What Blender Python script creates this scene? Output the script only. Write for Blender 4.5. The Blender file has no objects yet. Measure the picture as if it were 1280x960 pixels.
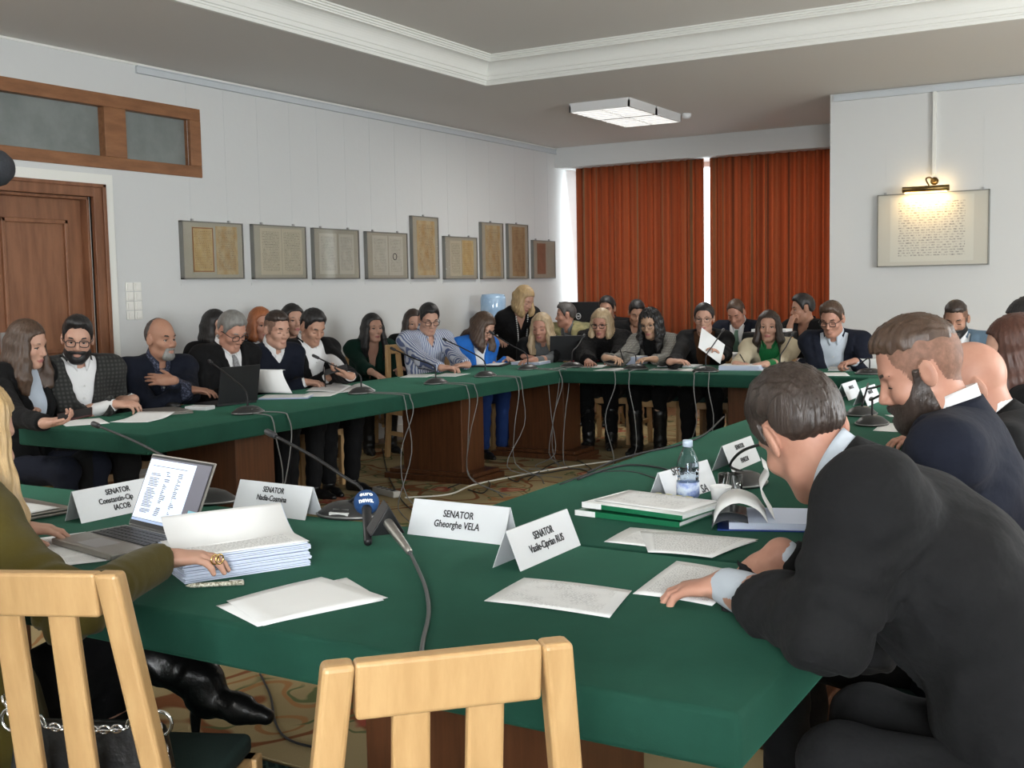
import bpy, math, random
import numpy as np
from mathutils import Vector, Matrix

# ------------------------------------------------------------------ camera
CAM_H = 1.41
F_PX, YAW, PITCH, ROLL = 1412.14, 0.530694, -0.0853083, -0.0192913
cy_, sy_, cp_, sp_ = math.cos(YAW), math.sin(YAW), math.cos(PITCH), math.sin(PITCH)
_F = np.array([-sy_ * cp_, cy_ * cp_, sp_])
_r = np.array([cy_, sy_, 0.0])
_u = np.cross(_r, _F)
_R = math.cos(ROLL) * _r + math.sin(ROLL) * _u
_U = math.cos(ROLL) * _u - math.sin(ROLL) * _r
scene = bpy.context.scene
col = scene.collection
cam_d = bpy.data.cameras.new('camera')
cam = bpy.data.objects.new('camera', cam_d)
col.objects.link(cam)
cam_d.sensor_width = 36.0
cam_d.lens = F_PX / 1280 * 36.0
cam_d.clip_start = 0.05
cam.matrix_world = Matrix(((_R[0], _U[0], -_F[0], 0), (_R[1], _U[1], -_F[1], 0), (_R[2], _U[2], -_F[2], CAM_H), (0, 0, 0, 1)))
scene.camera = cam

# ------------------------------------------------------------------ light and exposure
scene.view_settings.view_transform = 'Standard'
scene.view_settings.look = 'None'
scene.view_settings.gamma = 1.0
scene.view_settings.use_curve_mapping = False
scene.view_settings.exposure = 0.12
world = bpy.data.worlds.new('overcast_sky')
scene.world = world
world.use_nodes = True
bg = world.node_tree.nodes['Background']
bg.inputs[0].default_value = (0.86, 0.95, 1.0, 1)
bg.inputs[1].default_value = 4.0

def area_light(name, loc, target, sx, sy, power, color=(1, 1, 1)):
    l = bpy.data.lights.new(name, 'AREA')
    l.shape = 'RECTANGLE'; l.size = sx; l.size_y = sy; l.energy = power; l.color = color
    o = bpy.data.objects.new(name, l); col.objects.link(o)
    d = Vector(target) - Vector(loc)
    o.rotation_euler = d.to_track_quat('-Z', 'Y').to_euler()
    o.location = loc
    return o
# daylight entering by the windows of the wall behind the camera and of the right wall
area_light('daylight_back_window', (1.5, -3.3, 1.75), (-3.2, 4.5, 1.2), 2.0, 1.9, 420, (0.95, 0.98, 1.0))
area_light('daylight_right_window', (3.0, 5.6, 1.75), (-2.0, 5.8, 0.9), 2.4, 1.8, 190, (0.93, 0.97, 1.0))
# daylight falling in by the window behind the curtains
area_light('daylight_curtain_window', (-4.6, 12.66, 1.9), (-4.6, 11.0, 1.6), 3.6, 1.8, 110, (0.9, 0.97, 1.0))

# ------------------------------------------------------------------ helpers
PI = math.pi
def R3(a): return math.radians(a)
def _ray(px, py): return _R * ((px - 640) / F_PX) + _U * ((480 - py) / F_PX) + _F
_C = np.array([0, 0, CAM_H])
def on_z(px, py, z=0.76):      # the point of a level surface seen at that spot of the photograph
    d = _ray(px, py); return _C + d * ((z - CAM_H) / d[2])
def on_y(px, py, y):
    d = _ray(px, py); return _C + d * (y / d[1])
def on_x(px, py, x):
    d = _ray(px, py); return _C + d * (x / d[0])
def at_d(px, py, dep): return _C + _ray(px, py) * dep

def tag(o, label=None, cat=None, group=None, kind=None):
    if label: o['label'] = label
    if cat: o['category'] = cat
    if group: o['group'] = group
    if kind: o['kind'] = kind
    return o
def empty(name, loc=(0, 0, 0), rz=0.0, label=None, cat=None, group=None):
    o = bpy.data.objects.new(name, None); col.objects.link(o)
    o.empty_display_size = 0.1
    o.location = loc; o.rotation_euler = (0, 0, rz)
    return tag(o, label, cat, group)
def children(o): return [c for c in bpy.data.objects if c.parent == o]
def copy_tree(o, parent=None):
    c = o.copy(); col.objects.link(c)
    if parent is not None: c.parent = parent
    for ch in children(o): copy_tree(ch, c)
    return c

class MB:
    """collects shapes and links them as one mesh object"""
    def __init__(s): s.v = []; s.f = []; s.mi = []; s.uv = None; s.cur = 0
    def add(s, verts, faces):
        b = len(s.v); s.v += [tuple(map(float, p)) for p in verts]
        for f in faces: s.f.append(tuple(b + i for i in f)); s.mi.append(s.cur)
        return s
    def box(s, lo, hi, M=None):
        x0, y0, z0 = lo; x1, y1, z1 = hi
        v = [(x0, y0, z0), (x1, y0, z0), (x1, y1, z0), (x0, y1, z0), (x0, y0, z1), (x1, y0, z1), (x1, y1, z1), (x0, y1, z1)]
        if M is not None: v = [tuple(M @ Vector(p)) for p in v]
        return s.add(v, [(0, 3, 2, 1), (4, 5, 6, 7), (0, 1, 5, 4), (1, 2, 6, 5), (2, 3, 7, 6), (3, 0, 4, 7)])
    def hexa(s, bot, top):       # two quads
        return s.add(list(bot) + list(top), [(0, 3, 2, 1), (4, 5, 6, 7), (0, 1, 5, 4), (1, 2, 6, 5), (2, 3, 7, 6), (3, 0, 4, 7)])
    def tube(s, pts, r, n=8, caps=True):
        pts = [Vector(p) for p in pts]; m = len(pts)
        rs = r if isinstance(r, (list, tuple)) else [r] * m
        up = None; rings = []
        for i in range(m):
            t = (pts[min(i + 1, m - 1)] - pts[max(i - 1, 0)])
            t = t.normalized() if t.length > 1e-9 else Vector((0, 0, 1))
            if up is None:
                up = Vector((0, 0, 1)) if abs(t.z) < 0.9 else Vector((1, 0, 0))
            a = t.cross(up)
            if a.length < 1e-6: a = t.orthogonal()
            a.normalize(); up = a.cross(t).normalized()
            rings.append([pts[i] + (a * math.cos(2 * PI * k / n) + up * math.sin(2 * PI * k / n)) * rs[i] for k in range(n)])
        v = [p for rg in rings for p in rg]
        f = [(i * n + k, i * n + (k + 1) % n, (i + 1) * n + (k + 1) % n, (i + 1) * n + k) for i in range(m - 1) for k in range(n)]
        if caps: f += [tuple(range(n - 1, -1, -1)), tuple((m - 1) * n + k for k in range(n))]
        return s.add(v, f)
    def lathe(s, prof, n=24, c=(0, 0, 0), M=None):
        v = []; m = len(prof)
        for r, z in prof:
            for k in range(n):
                p = Vector((r * math.cos(2 * PI * k / n), r * math.sin(2 * PI * k / n), z))
                if M is not None: p = M @ p
                v.append((p.x + c[0], p.y + c[1], p.z + c[2]))
        f = [(i * n + k, i * n + (k + 1) % n, (i + 1) * n + (k + 1) % n, (i + 1) * n + k) for i in range(m - 1) for k in range(n)]
        f += [tuple(range(n - 1, -1, -1)), tuple((m - 1) * n + k for k in range(n))]
        return s.add(v, f)
    def build(s, name, mats, parent=None, bevel=0.0, smooth=False, seg=2, loc=None):
        me = bpy.data.meshes.new(name)
        me.from_pydata(s.v, [], s.f); me.update()
        o = bpy.data.objects.new(name, me); col.objects.link(o)
        for m in (mats if isinstance(mats, (list, tuple)) else [mats]): me.materials.append(m)
        for p, k in zip(me.polygons, s.mi): p.material_index = k
        if smooth: me.polygons.foreach_set('use_smooth', [True] * len(me.polygons))
        if bevel:
            b = o.modifiers.new('bevel', 'BEVEL'); b.width = bevel; b.segments = seg; b.limit_method = 'ANGLE'; b.angle_limit = 0.6
        if parent is not None: o.parent = parent
        if loc is not None: o.location = loc
        return o

def curve_pts(ctrl, n=24):     # Catmull-Rom through control points
    P = [Vector(p) for p in ctrl]; P = [P[0] * 2 - P[1]] + P + [P[-1] * 2 - P[-2]]
    out = []
    segs = len(P) - 3; per = max(2, n // segs)
    for i in range(segs):
        a, b, c, d = P[i:i + 4]
        for k in range(per):
            t = k / per
            out.append(0.5 * ((2 * b) + (c - a) * t + (2 * a - 5 * b + 4 * c - d) * t * t + (3 * b - a - 3 * c + d) * t ** 3))
    out.append(P[-2]); return out

# ------------------------------------------------------------------ materials
MATS = {}
def mat(name, color, rough=0.6, metal=0.0, spec=0.4, **kw):
    if name in MATS: return MATS[name]
    m = bpy.data.materials.new(name); m.use_nodes = True; MATS[name] = m
    nt = m.node_tree; b = nt.nodes['Principled BSDF']
    b.inputs['Base Color'].default_value = (*color, 1); b.inputs['Roughness'].default_value = rough
    b.inputs['Metallic'].default_value = metal; b.inputs['Specular IOR Level'].default_value = spec
    if 'sheen' in kw:
        b.inputs['Sheen Weight'].default_value = kw['sheen']; b.inputs['Sheen Roughness'].default_value = kw.get('sheen_rough', 0.5)
        b.inputs['Sheen Tint'].default_value = (*kw.get('sheen_tint', color), 1)
    if 'trans' in kw: b.inputs['Transmission Weight'].default_value = kw['trans']; b.inputs['IOR'].default_value = kw.get('ior', 1.45)
    if 'alpha' in kw: b.inputs['Alpha'].default_value = kw['alpha']
    if 'emit' in kw: b.inputs['Emission Color'].default_value = (*kw.get('emit_color', color), 1); b.inputs['Emission Strength'].default_value = kw['emit']
    if 'coat' in kw: b.inputs['Coat Weight'].default_value = kw['coat']
    def N(t, **k):
        n = nt.nodes.new(t)
        for a, v in k.items():
            if a in n.inputs: n.inputs[a].default_value = v
            else: setattr(n, a, v)
        return n
    L = nt.links.new
    if 'var' in kw:            # colour variation by noise: (other colour, scale, stretch, contrast)
        c2, sc, st = kw['var'][:3]; lohi = kw['var'][3] if len(kw['var']) > 3 else (0.35, 0.65)
        tc = N('ShaderNodeTexCoord'); mp = N('ShaderNodeMapping'); mp.inputs['Scale'].default_value = st
        L(tc.outputs['Object'], mp.inputs[0])
        nz = N('ShaderNodeTexNoise', Scale=sc, Detail=5.0, Roughness=0.6); L(mp.outputs[0], nz.inputs['Vector'])
        rp = N('ShaderNodeValToRGB'); rp.color_ramp.elements[0].position, rp.color_ramp.elements[1].position = lohi
        rp.color_ramp.elements[0].color = (*color, 1); rp.color_ramp.elements[1].color = (*c2, 1)
        L(nz.outputs[0], rp.inputs[0]); L(rp.outputs[0], b.inputs['Base Color'])
    if 'bump' in kw:           # (scale, strength, distance, stretch)
        sc, stg, dist = kw['bump'][:3]; st = kw['bump'][3] if len(kw['bump']) > 3 else (1, 1, 1)
        tc = N('ShaderNodeTexCoord'); mp = N('ShaderNodeMapping'); mp.inputs['Scale'].default_value = st
        L(tc.outputs['Object'], mp.inputs[0])
        nz = N('ShaderNodeTexNoise', Scale=sc, Detail=4.0, Roughness=0.55); L(mp.outputs[0], nz.inputs['Vector'])
        bp = N('ShaderNodeBump', Strength=stg, Distance=dist); L(nz.outputs[0], bp.inputs['Height']); L(bp.outputs[0], b.inputs['Normal'])
    m['_'] = 0
    return m
def nodes_of(m): return m.node_tree.nodes, m.node_tree.links, m.node_tree.nodes['Principled BSDF']

M_wall = mat('wall_paint', (0.62, 0.628, 0.62), 0.85, spec=0.2, bump=(14, 0.15, 0.01))
M_ceil = mat('ceiling_paint', (0.70, 0.68, 0.645), 0.8, spec=0.25)
M_trim = mat('trim_paint', (0.74, 0.74, 0.70), 0.55)
M_rail = mat('rail_paint', (0.55, 0.58, 0.60), 0.5)
M_doorwood = mat('door_wood', (0.17, 0.07, 0.034), 0.42, var=((0.25, 0.11, 0.055), 3.0, (6, 6, 0.8)), bump=(30, 0.15, 0.004, (6, 6, 0.6)))
M_frwood = mat('frame_wood', (0.19, 0.08, 0.033), 0.45, var=((0.28, 0.125, 0.055), 4.0, (5, 1, 5)))
M_beech = mat('beech_wood', (0.42, 0.25, 0.105), 0.38, spec=0.5, var=((0.49, 0.305, 0.135), 5.0, (9, 9, 0.8)), bump=(40, 0.06, 0.003, (9, 9, 0.6)))
M_seat = mat('seat_fabric', (0.012, 0.03, 0.025), 0.9, bump=(200, 0.2, 0.002))
M_mahog = mat('pedestal_wood', (0.062, 0.023, 0.009), 0.35, spec=0.4, var=((0.10, 0.038, 0.015), 6.0, (8, 8, 0.5)))
M_cloth = mat('green_velvet', (0.0065, 0.042, 0.026), 0.85, spec=0.2, sheen=0.22, sheen_rough=0.4, sheen_tint=(0.10, 0.42, 0.26),
              var=((0.008, 0.052, 0.033), 5.0, (1, 1, 1)), bump=(320, 0.18, 0.002))
M_paper = mat('white_paper', (0.84, 0.84, 0.83), 0.7, spec=0.2)
M_bluepaper = mat('bluish_paper', (0.62, 0.68, 0.82), 0.7, spec=0.2)
M_black = mat('black_plastic', (0.012, 0.012, 0.013), 0.42)
M_dark = mat('dark_grey_plastic', (0.03, 0.03, 0.032), 0.45)
M_grey = mat('grey_metal', (0.42, 0.42, 0.42), 0.32, metal=0.8)
M_steel = mat('chrome', (0.75, 0.75, 0.75), 0.15, metal=1.0)
M_cable = mat('cable_rubber', (0.02, 0.02, 0.022), 0.5)
M_gcable = mat('grey_cable', (0.17, 0.17, 0.165), 0.5)
M_wcable = mat('white_cable', (0.7, 0.68, 0.6), 0.5)
M_glass = mat('clear_glass', (1, 1, 1), 0.02, trans=1.0, ior=1.45)

# ------------------------------------------------------------------ the room
XL, YF, ZC, ZT = -6.5, 12.72, 3.07, 3.29
def struct(name, mb, m, **kw):
    o = mb.build(name, m, **kw); o['kind'] = 'structure'; return o
# floor: dark patterned carpet near the camera lies on parquet
m = mat('parquet', (0.23, 0.12, 0.055), 0.4)
n, l, b = nodes_of(m)
tc = n.new('ShaderNodeTexCoord'); br = n.new('ShaderNodeTexBrick'); br.inputs['Scale'].default_value = 2.2
br.inputs['Color1'].default_value = (0.26, 0.135, 0.06, 1); br.inputs['Color2'].default_value = (0.19, 0.095, 0.042, 1); br.inputs['Mortar'].default_value = (0.06, 0.03, 0.015, 1)
br.inputs['Mortar Size'].default_value = 0.006; br.inputs['Brick Width'].default_value = 0.9; br.inputs['Row Height'].default_value = 0.16
l.new(tc.outputs['Object'], br.inputs['Vector']); l.new(br.outputs['Color'], b.inputs['Base Color'])
struct('floor', MB().box((XL - 0.3, -3.7, -0.12), (3.4, YF + 0.3, 0.0)), m)

# left wall with a door opening and a transom opening
DY0, DY1, DZ = 3.55, 5.36, 2.09          # door opening
TY0, TY1, TZ0, TZ1 = 2.9, 6.41, 2.295, 2.815   # transom opening
w = MB()
for lo, hi in [((-3.7, 0), (DY0, TZ0)), ((DY0, DZ), (DY1, TZ0)), ((DY1, 0), (YF + .3, TZ0)), ((-3.7, TZ0), (TY0, TZ1)), ((TY1, TZ0), (YF + .3, TZ1)), ((-3.7, TZ1), (YF + .3, ZC + .3))]:
    w.box((XL - 0.3, lo[0], lo[1]), (XL, hi[0], hi[1]))
struct('wall_left', w, M_wall)
# right wall and back wall with window openings
w = MB()
for y0, y1, z0, z1 in [(-3.7, 4.3, 0, ZC + .3), (4.3, 6.9, 0, .8), (4.3, 6.9, 2.7, ZC + .3), (6.9, YF + .3, 0, ZC + .3)]:
    w.box((3.1, y0, z0), (3.4, y1, z1))
struct('wall_right', w, M_wall)
w = MB()
for x0, x1, z0, z1 in [(XL, 0.4, 0, ZC + .3), (0.4, 2.6, 0, .75), (0.4, 2.6, 2.75, ZC + .3), (2.6, 3.4, 0, ZC + .3)]:
    w.box((x0, -3.7, z0), (x1, -3.4, z1))
struct('wall_back', w, M_wall)
# far wall: window opening behind the curtains, deep pier on the right
WX0, WX1, WZ0, WZ1 = -6.5, -2.85, 0.85, 2.84
w = MB()
w.box((XL, YF, 0), (-2.70, YF + .3, WZ0)); w.box((XL, YF, WZ1), (-2.70, YF + .3, ZC + .3))
w.box((WX1, YF, WZ0), (-2.70, YF + .3, WZ1))
struct('wall_far', w, M_wall)
struct('wall_pier', MB().box((-2.705, 10.33, 0), (3.4, YF + .3, ZC + .3)), M_wall)
struct('trim_1', MB().box((XL, 12.2, 2.832), (-2.706, YF, ZC)), M_wall)      # lowered beam above the curtains
# far window: frame and glass
w = MB()
for x in np.linspace(WX0 + .03, WX1 - .03, 5): w.box((x - .03, YF + .1, WZ0), (x + .03, YF + .17, WZ1))
for z in (WZ0, WZ1 - .06): w.box((WX0, YF + .1, z), (WX1, YF + .17, z + .06))
wf = struct('window_1', w, mat('window_frame_paint', (0.8, 0.8, 0.8), 0.4))
MB().box((WX0, YF + .13, WZ0), (WX1, YF + .136, WZ1)).build('pane', mat('window_glass', (1, 1, 1), 0.0, trans=1.0, ior=1.02), wf)
for nm, lo, hi, ax in [('window_2', (4.3, .8), (6.9, 2.7), 'x'), ('window_3', (0.4, .75), (2.6, 2.75), 'y')]:
    w = MB()
    us = np.linspace(lo[0] + .03, hi[0] - .03, 4)
    for u in us:
        w.box((3.2, u - .03, lo[1]), (3.28, u + .03, hi[1])) if ax == 'x' else w.box((u - .03, -3.6, lo[1]), (u + .03, -3.52, hi[1]))
    for z in (lo[1], hi[1] - .06):
        w.box((3.2, lo[0], z), (3.28, hi[0], z + .06)) if ax == 'x' else w.box((lo[0], -3.6, z), (hi[0], -3.52, z + .06))
    wf = struct(nm, w, MATS['window_frame_paint'])
    g = MB()
    g.box((3.23, lo[0], lo[1]), (3.236, hi[0], hi[1])) if ax == 'x' else g.box((lo[0], -3.57, lo[1]), (hi[0], -3.564, hi[1]))
    g.build('pane', MATS['window_glass'], wf)

# ceiling: soffit ring, raised coffer, cornice
CX0, CX1, CY0, CY1 = -4.954, 1.3, -1.9, 8.109
c = MB()
c.box((XL, -3.7, ZC), (CX0 - .02, YF, ZC + .08)); c.box((CX1 + .02, -3.7, ZC), (3.4, YF, ZC + .08))
c.box((CX0 - .02, CY1 + .02, ZC), (CX1 + .02, YF, ZC + .08)); c.box((CX0 - .02, -3.7, ZC), (CX1 + .02, CY0 - .02, ZC + .08))
c.box((CX0 - .1, CY0 - .1, ZT), (CX1 + .1, CY1 + .1, ZT + .08))
struct('ceiling', c, M_ceil)
prof = [(-.02, .0), (.0, -.002), (.012, .0), (.012, .022), (.018, .024), (.018, .036), (.026, .04), (.028, .068), (.034, .072)]
for k in range(9):
    a = k / 8 * PI / 2; prof.append((.034 + .078 * (1 - math.cos(a)), .074 + .092 * math.sin(a)))
prof += [(.112, .178), (.120, .18), (.120, .192), (.130, .195), (.130, .207), (.142, .209), (.142, .225)]
v = []; f = []
for d, z in prof: v += [(CX0 + d, CY0 + d, ZC + z), (CX1 - d, CY0 + d, ZC + z), (CX1 - d, CY1 - d, ZC + z), (CX0 + d, CY1 - d, ZC + z)]
for i in range(len(prof) - 1):
    for k in range(4): f.append((i * 4 + k, i * 4 + (k + 1) % 4, (i + 1) * 4 + (k + 1) % 4, (i + 1) * 4 + k))
struct('trim_2', MB().add(v, f), M_trim)
# picture rails under the ceiling
struct('trim_3', MB().box((XL, 5.806, 3.005), (XL + .018, 12.2, 3.045)).box((XL, 5.806, 3.045), (XL + .03, 12.2, 3.052)).box((XL, 5.806, 2.998), (XL + .03, 12.2, 3.005)), M_rail)
struct('trim_4', MB().box((-2.67, 10.312, 3.01), (3.1, 10.33, 3.05)).box((-2.67, 10.30, 3.05), (3.1, 10.33, 3.057)).box((-2.67, 10.30, 3.003), (3.1, 10.33, 3.01)), M_rail)
struct('trim_5', MB().box((XL, -3.4, 3.055), (XL + .01, 12.2, 3.07)), M_trim)
struct('baseboard_left', MB().box((XL, -3.4, 0), (XL + .02, DY0 - .2, .1)).box((XL, DY1 + .2, 0), (XL + .02, YF, .1)), M_trim)
struct('baseboard_far', MB().box((XL + .02, YF - .02, 0), (-2.71, YF, .1)), M_trim)
struct('trim_6', MB().box((-1.824, 10.29, 2.30), (-1.798, 10.33, 3.003)), M_trim)   # cable cover down to the picture lamp

# door: frame, two panelled leaves
d = MB()
d.box((XL - .3, DY0, 0), (XL - .02, DY0 + .02, DZ)); d.box((XL - .3, DY1 - .02, 0), (XL - .02, DY1, DZ)); d.box((XL - .3, DY0, DZ - .02), (XL - .02, DY1, DZ))
d.box((XL - .02, DY1 - .0, 0), (XL + .03, DY1 + .10, DZ + .09)); d.box((XL - .02, DY0 - .1, 0), (XL + .03, DY0, DZ + .09)); d.box((XL - .02, DY0, DZ), (XL + .03, DY1, DZ + .09))
d.box((XL + .03, DY1 + .07, 0), (XL + .045, DY1 + .10, DZ + .09)); d.box((XL + .03, DY0 - .1, DZ + .065), (XL + .045, DY1 + .1, DZ + .09))
fr = struct('door_1', d, M_doorwood, bevel=.004)
e = MB(); e.box((XL, DY1 + .10, 0), (XL + .022, DY1 + .175, DZ + .16)); e.box((XL, DY0 - .17, DZ + .09), (XL + .022, DY1 + .10, DZ + .16))
e.build('architrave', mat('architrave_paint', (0.78, 0.78, 0.73), 0.5), fr)
for y0, y1 in ((DY0 + .02, 4.6), (4.605, DY1 - .02)):
    lf = MB().box((XL - .13, y0, .01), (XL - .09, y1, DZ - .02)).build('door_leaf', M_doorwood, fr)
    q = MB()
    for z0, z1 in ((.25, .9), (1.02, 1.93)):
        yy0, yy1 = y0 + .10, y1 - .12
        for a, bb in (((yy0, z0), (yy1, z0 + .03)), ((yy0, z1 - .03), (yy1, z1)), ((yy0, z0), (yy0 + .03, z1)), ((yy1 - .03, z0), (yy1, z1))):
            q.box((XL - .09, a[0], a[1]), (XL - .07, bb[0], bb[1]))
    q.build('panel_moulding', M_doorwood, lf, bevel=.006)
hd = MB().box((XL - .09, 4.66, 1.0), (XL - .078, 4.70, 1.18)).tube([(XL - .08, 4.68, 1.1), (XL - .03, 4.68, 1.1), (XL - .03, 4.80, 1.1)], .01).build('door_handle', M_grey, fr)
# transom window
t = MB()
for y0, y1, z0, z1 in [(TY0, TY1, TZ0, TZ0 + .085), (TY0, TY1, TZ1 - .09, TZ1), (TY1 - .11, TY1, TZ0 + .085, TZ1 - .09), (5.50, 5.69, TZ0 + .085, TZ1 - .09), (TY0, TY0 + .1, TZ0 + .085, TZ1 - .09)]:
    t.box((XL - .08, y0, z0), (XL + .012, y1, z1))
tw = struct('window_4', t, M_frwood, bevel=.004)
MB().box((XL - .06, TY0 + .05, TZ0 + .04), (XL - .052, TY1 - .05, TZ1 - .04)).build('pane', mat('frosted_glass', (0.17, 0.19, 0.18), 0.25, spec=0.5, var=((0.21, 0.23, 0.22), 6, (1, 1, 1))), tw)
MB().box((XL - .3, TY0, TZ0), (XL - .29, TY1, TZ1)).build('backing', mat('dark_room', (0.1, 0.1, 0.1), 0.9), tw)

# rug with scrolling flowers, and the dark green patterned carpet
def rug_material():
    m = mat('floral_carpet', (0.5, 0.4, 0.22), 0.95, spec=0.1)
    n, l, b = nodes_of(m)
    tc = n.new('ShaderNodeTexCoord')
    def noise(sc, det=3, off=0.0):
        mp = n.new('ShaderNodeMapping'); mp.inputs['Location'].default_value = (off, off * .7, 0); l.new(tc.outputs['Object'], mp.inputs[0])
        z = n.new('ShaderNodeTexNoise'); z.inputs['Scale'].default_value = sc; z.inputs['Detail'].default_value = det; l.new(mp.outputs[0], z.inputs['Vector']); return z
    def math_(op, a, bv=None):
        k = n.new('ShaderNodeMath'); k.operation = op
        for i, q in enumerate((a, bv)):
            if q is None: continue
            if hasattr(q, 'is_linked'): l.new(q, k.inputs[i])
            else: k.inputs[i].default_value = q
        return k.outputs[0]
    def ramp(x, p0, p1):
        r = n.new('ShaderNodeMapRange'); r.inputs['From Min'].default_value = p0; r.inputs['From Max'].default_value = p1; r.clamp = True; l.new(x, r.inputs['Value']); return r.outputs[0]
    def mix(fac, a, c2):
        k = n.new('ShaderNodeMix'); k.data_type = 'RGBA'; l.new(fac, k.inputs['Factor'])
        if hasattr(a, 'is_linked'): l.new(a, k.inputs[6])
        else: k.inputs[6].default_value = (*a, 1)
        k.inputs[7].default_value = (*c2, 1); return k.outputs[2]
    z1 = noise(1.7, 1.5); z2 = noise(3.6, 1.0, 5.3); z3 = noise(2.3, 2, 11.0); z4 = noise(8.0, 2, 3.0)
    def contour(src, lev, wd): return ramp(math_('ABSOLUTE', math_('SUBTRACT', src, lev)), wd, wd * .55)
    base = mix(ramp(z3.outputs[0], .4, .62), (0.37, 0.285, 0.15), (0.28, 0.215, 0.11))
    c = mix(contour(z1.outputs[0], .5, .016), base, (0.20, 0.075, 0.03))
    c = mix(contour(z1.outputs[0], .56, .009), c, (0.30, 0.15, 0.06))
    c = mix(math_('MULTIPLY', contour(z2.outputs[0], .46, .016), ramp(z3.outputs[0], .5, .55)), c, (0.10, 0.12, 0.05))
    vo = n.new('ShaderNodeTexVoronoi'); vo.inputs['Scale'].default_value = 1.9; l.new(tc.outputs['Object'], vo.inputs['Vector'])
    dd = math_('ADD', vo.outputs['Distance'], math_('MULTIPLY', math_('SUBTRACT', z4.outputs[0], .5), .35))
    c = mix(ramp(dd, .17, .13), c, (0.30, 0.07, 0.045))
    c = mix(ramp(dd, .10, .07), c, (0.46, 0.22, 0.13))
    c = mix(contour(dd, .24, .022), c, (0.13, 0.14, 0.06))
    l.new(c, b.inputs['Base Color'])
    z = noise(180, 2); bp = n.new('ShaderNodeBump'); bp.inputs['Strength'].default_value = .3; bp.inputs['Distance'].default_value = .004
    l.new(z.outputs[0], bp.inputs['Height']); l.new(bp.outputs[0], b.inputs['Normal'])
    return m
o = MB().box((-6.2, 2.46, 0.0), (-2.72, 11.23, .012)).box((-2.72, 2.46, 0.0), (2.6, 10.25, .012)).build('floral_rug', rug_material())
tag(o, 'large beige rug with red and brown scrolling flowers under the tables', 'rug')
m = mat('green_carpet', (0.012, 0.03, 0.026), 0.95, spec=0.1)
n, l, b = nodes_of(m)
tc = n.new('ShaderNodeTexCoord'); br = n.new('ShaderNodeTexBrick'); br.inputs['Scale'].default_value = 9; br.inputs['Mortar Size'].default_value = .035
br.inputs['Color1'].default_value = (0.006, 0.016, 0.015, 1); br.inputs['Color2'].default_value = (0.012, 0.03, 0.027, 1); br.inputs['Mortar'].default_value = (0.035, 0.07, 0.06, 1)
mp = n.new('ShaderNodeMapping'); mp.inputs['Rotation'].default_value = (0, 0, .78); l.new(tc.outputs['Object'], mp.inputs[0]); l.new(mp.outputs[0], br.inputs['Vector']); l.new(br.outputs[0], b.inputs['Base Color'])
o = MB().box((-6.2, -3.2, 0.0), (2.6, 2.44, .012)).build('patterned_carpet', m)
tag(o, 'dark green carpet with geometric pattern at the near floor', 'carpet')

# curtains
def curtain_mat():
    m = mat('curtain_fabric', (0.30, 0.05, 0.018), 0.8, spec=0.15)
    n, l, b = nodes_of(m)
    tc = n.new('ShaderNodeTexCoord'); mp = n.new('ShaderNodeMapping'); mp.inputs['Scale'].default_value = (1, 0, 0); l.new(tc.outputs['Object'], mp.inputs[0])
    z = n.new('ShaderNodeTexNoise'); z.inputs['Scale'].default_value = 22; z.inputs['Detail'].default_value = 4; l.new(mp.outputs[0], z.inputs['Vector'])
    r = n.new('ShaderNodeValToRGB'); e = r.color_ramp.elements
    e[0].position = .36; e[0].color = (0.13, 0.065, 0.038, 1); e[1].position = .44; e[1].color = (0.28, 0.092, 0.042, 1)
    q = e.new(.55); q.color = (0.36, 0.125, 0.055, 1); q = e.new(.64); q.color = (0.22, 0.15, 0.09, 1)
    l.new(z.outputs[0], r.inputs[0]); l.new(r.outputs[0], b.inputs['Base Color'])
    tr = n.new('ShaderNodeBsdfTranslucent'); l.new(r.outputs[0], tr.inputs[0])
    mx = n.new('ShaderNodeMixShader'); mx.inputs[0].default_value = .42
    l.new(b.outputs[0], mx.inputs[1]); l.new(tr.outputs[0], mx.inputs[2]); l.new(mx.outputs[0], n['Material Output'].inputs[0])
    return m
M_curt = curtain_mat()
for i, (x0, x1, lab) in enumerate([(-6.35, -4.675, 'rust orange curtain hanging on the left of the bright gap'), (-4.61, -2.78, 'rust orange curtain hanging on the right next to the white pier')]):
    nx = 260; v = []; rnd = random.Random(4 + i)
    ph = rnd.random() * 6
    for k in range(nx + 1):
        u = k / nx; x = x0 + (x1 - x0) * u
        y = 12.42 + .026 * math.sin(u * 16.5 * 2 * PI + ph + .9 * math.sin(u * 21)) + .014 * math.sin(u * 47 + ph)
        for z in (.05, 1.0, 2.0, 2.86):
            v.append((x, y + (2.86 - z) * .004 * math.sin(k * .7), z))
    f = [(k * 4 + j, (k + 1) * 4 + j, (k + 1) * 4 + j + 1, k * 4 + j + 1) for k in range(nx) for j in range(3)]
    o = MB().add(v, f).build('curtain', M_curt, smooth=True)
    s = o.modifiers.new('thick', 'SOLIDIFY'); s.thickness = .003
    tag(o, lab, 'curtain')

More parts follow.
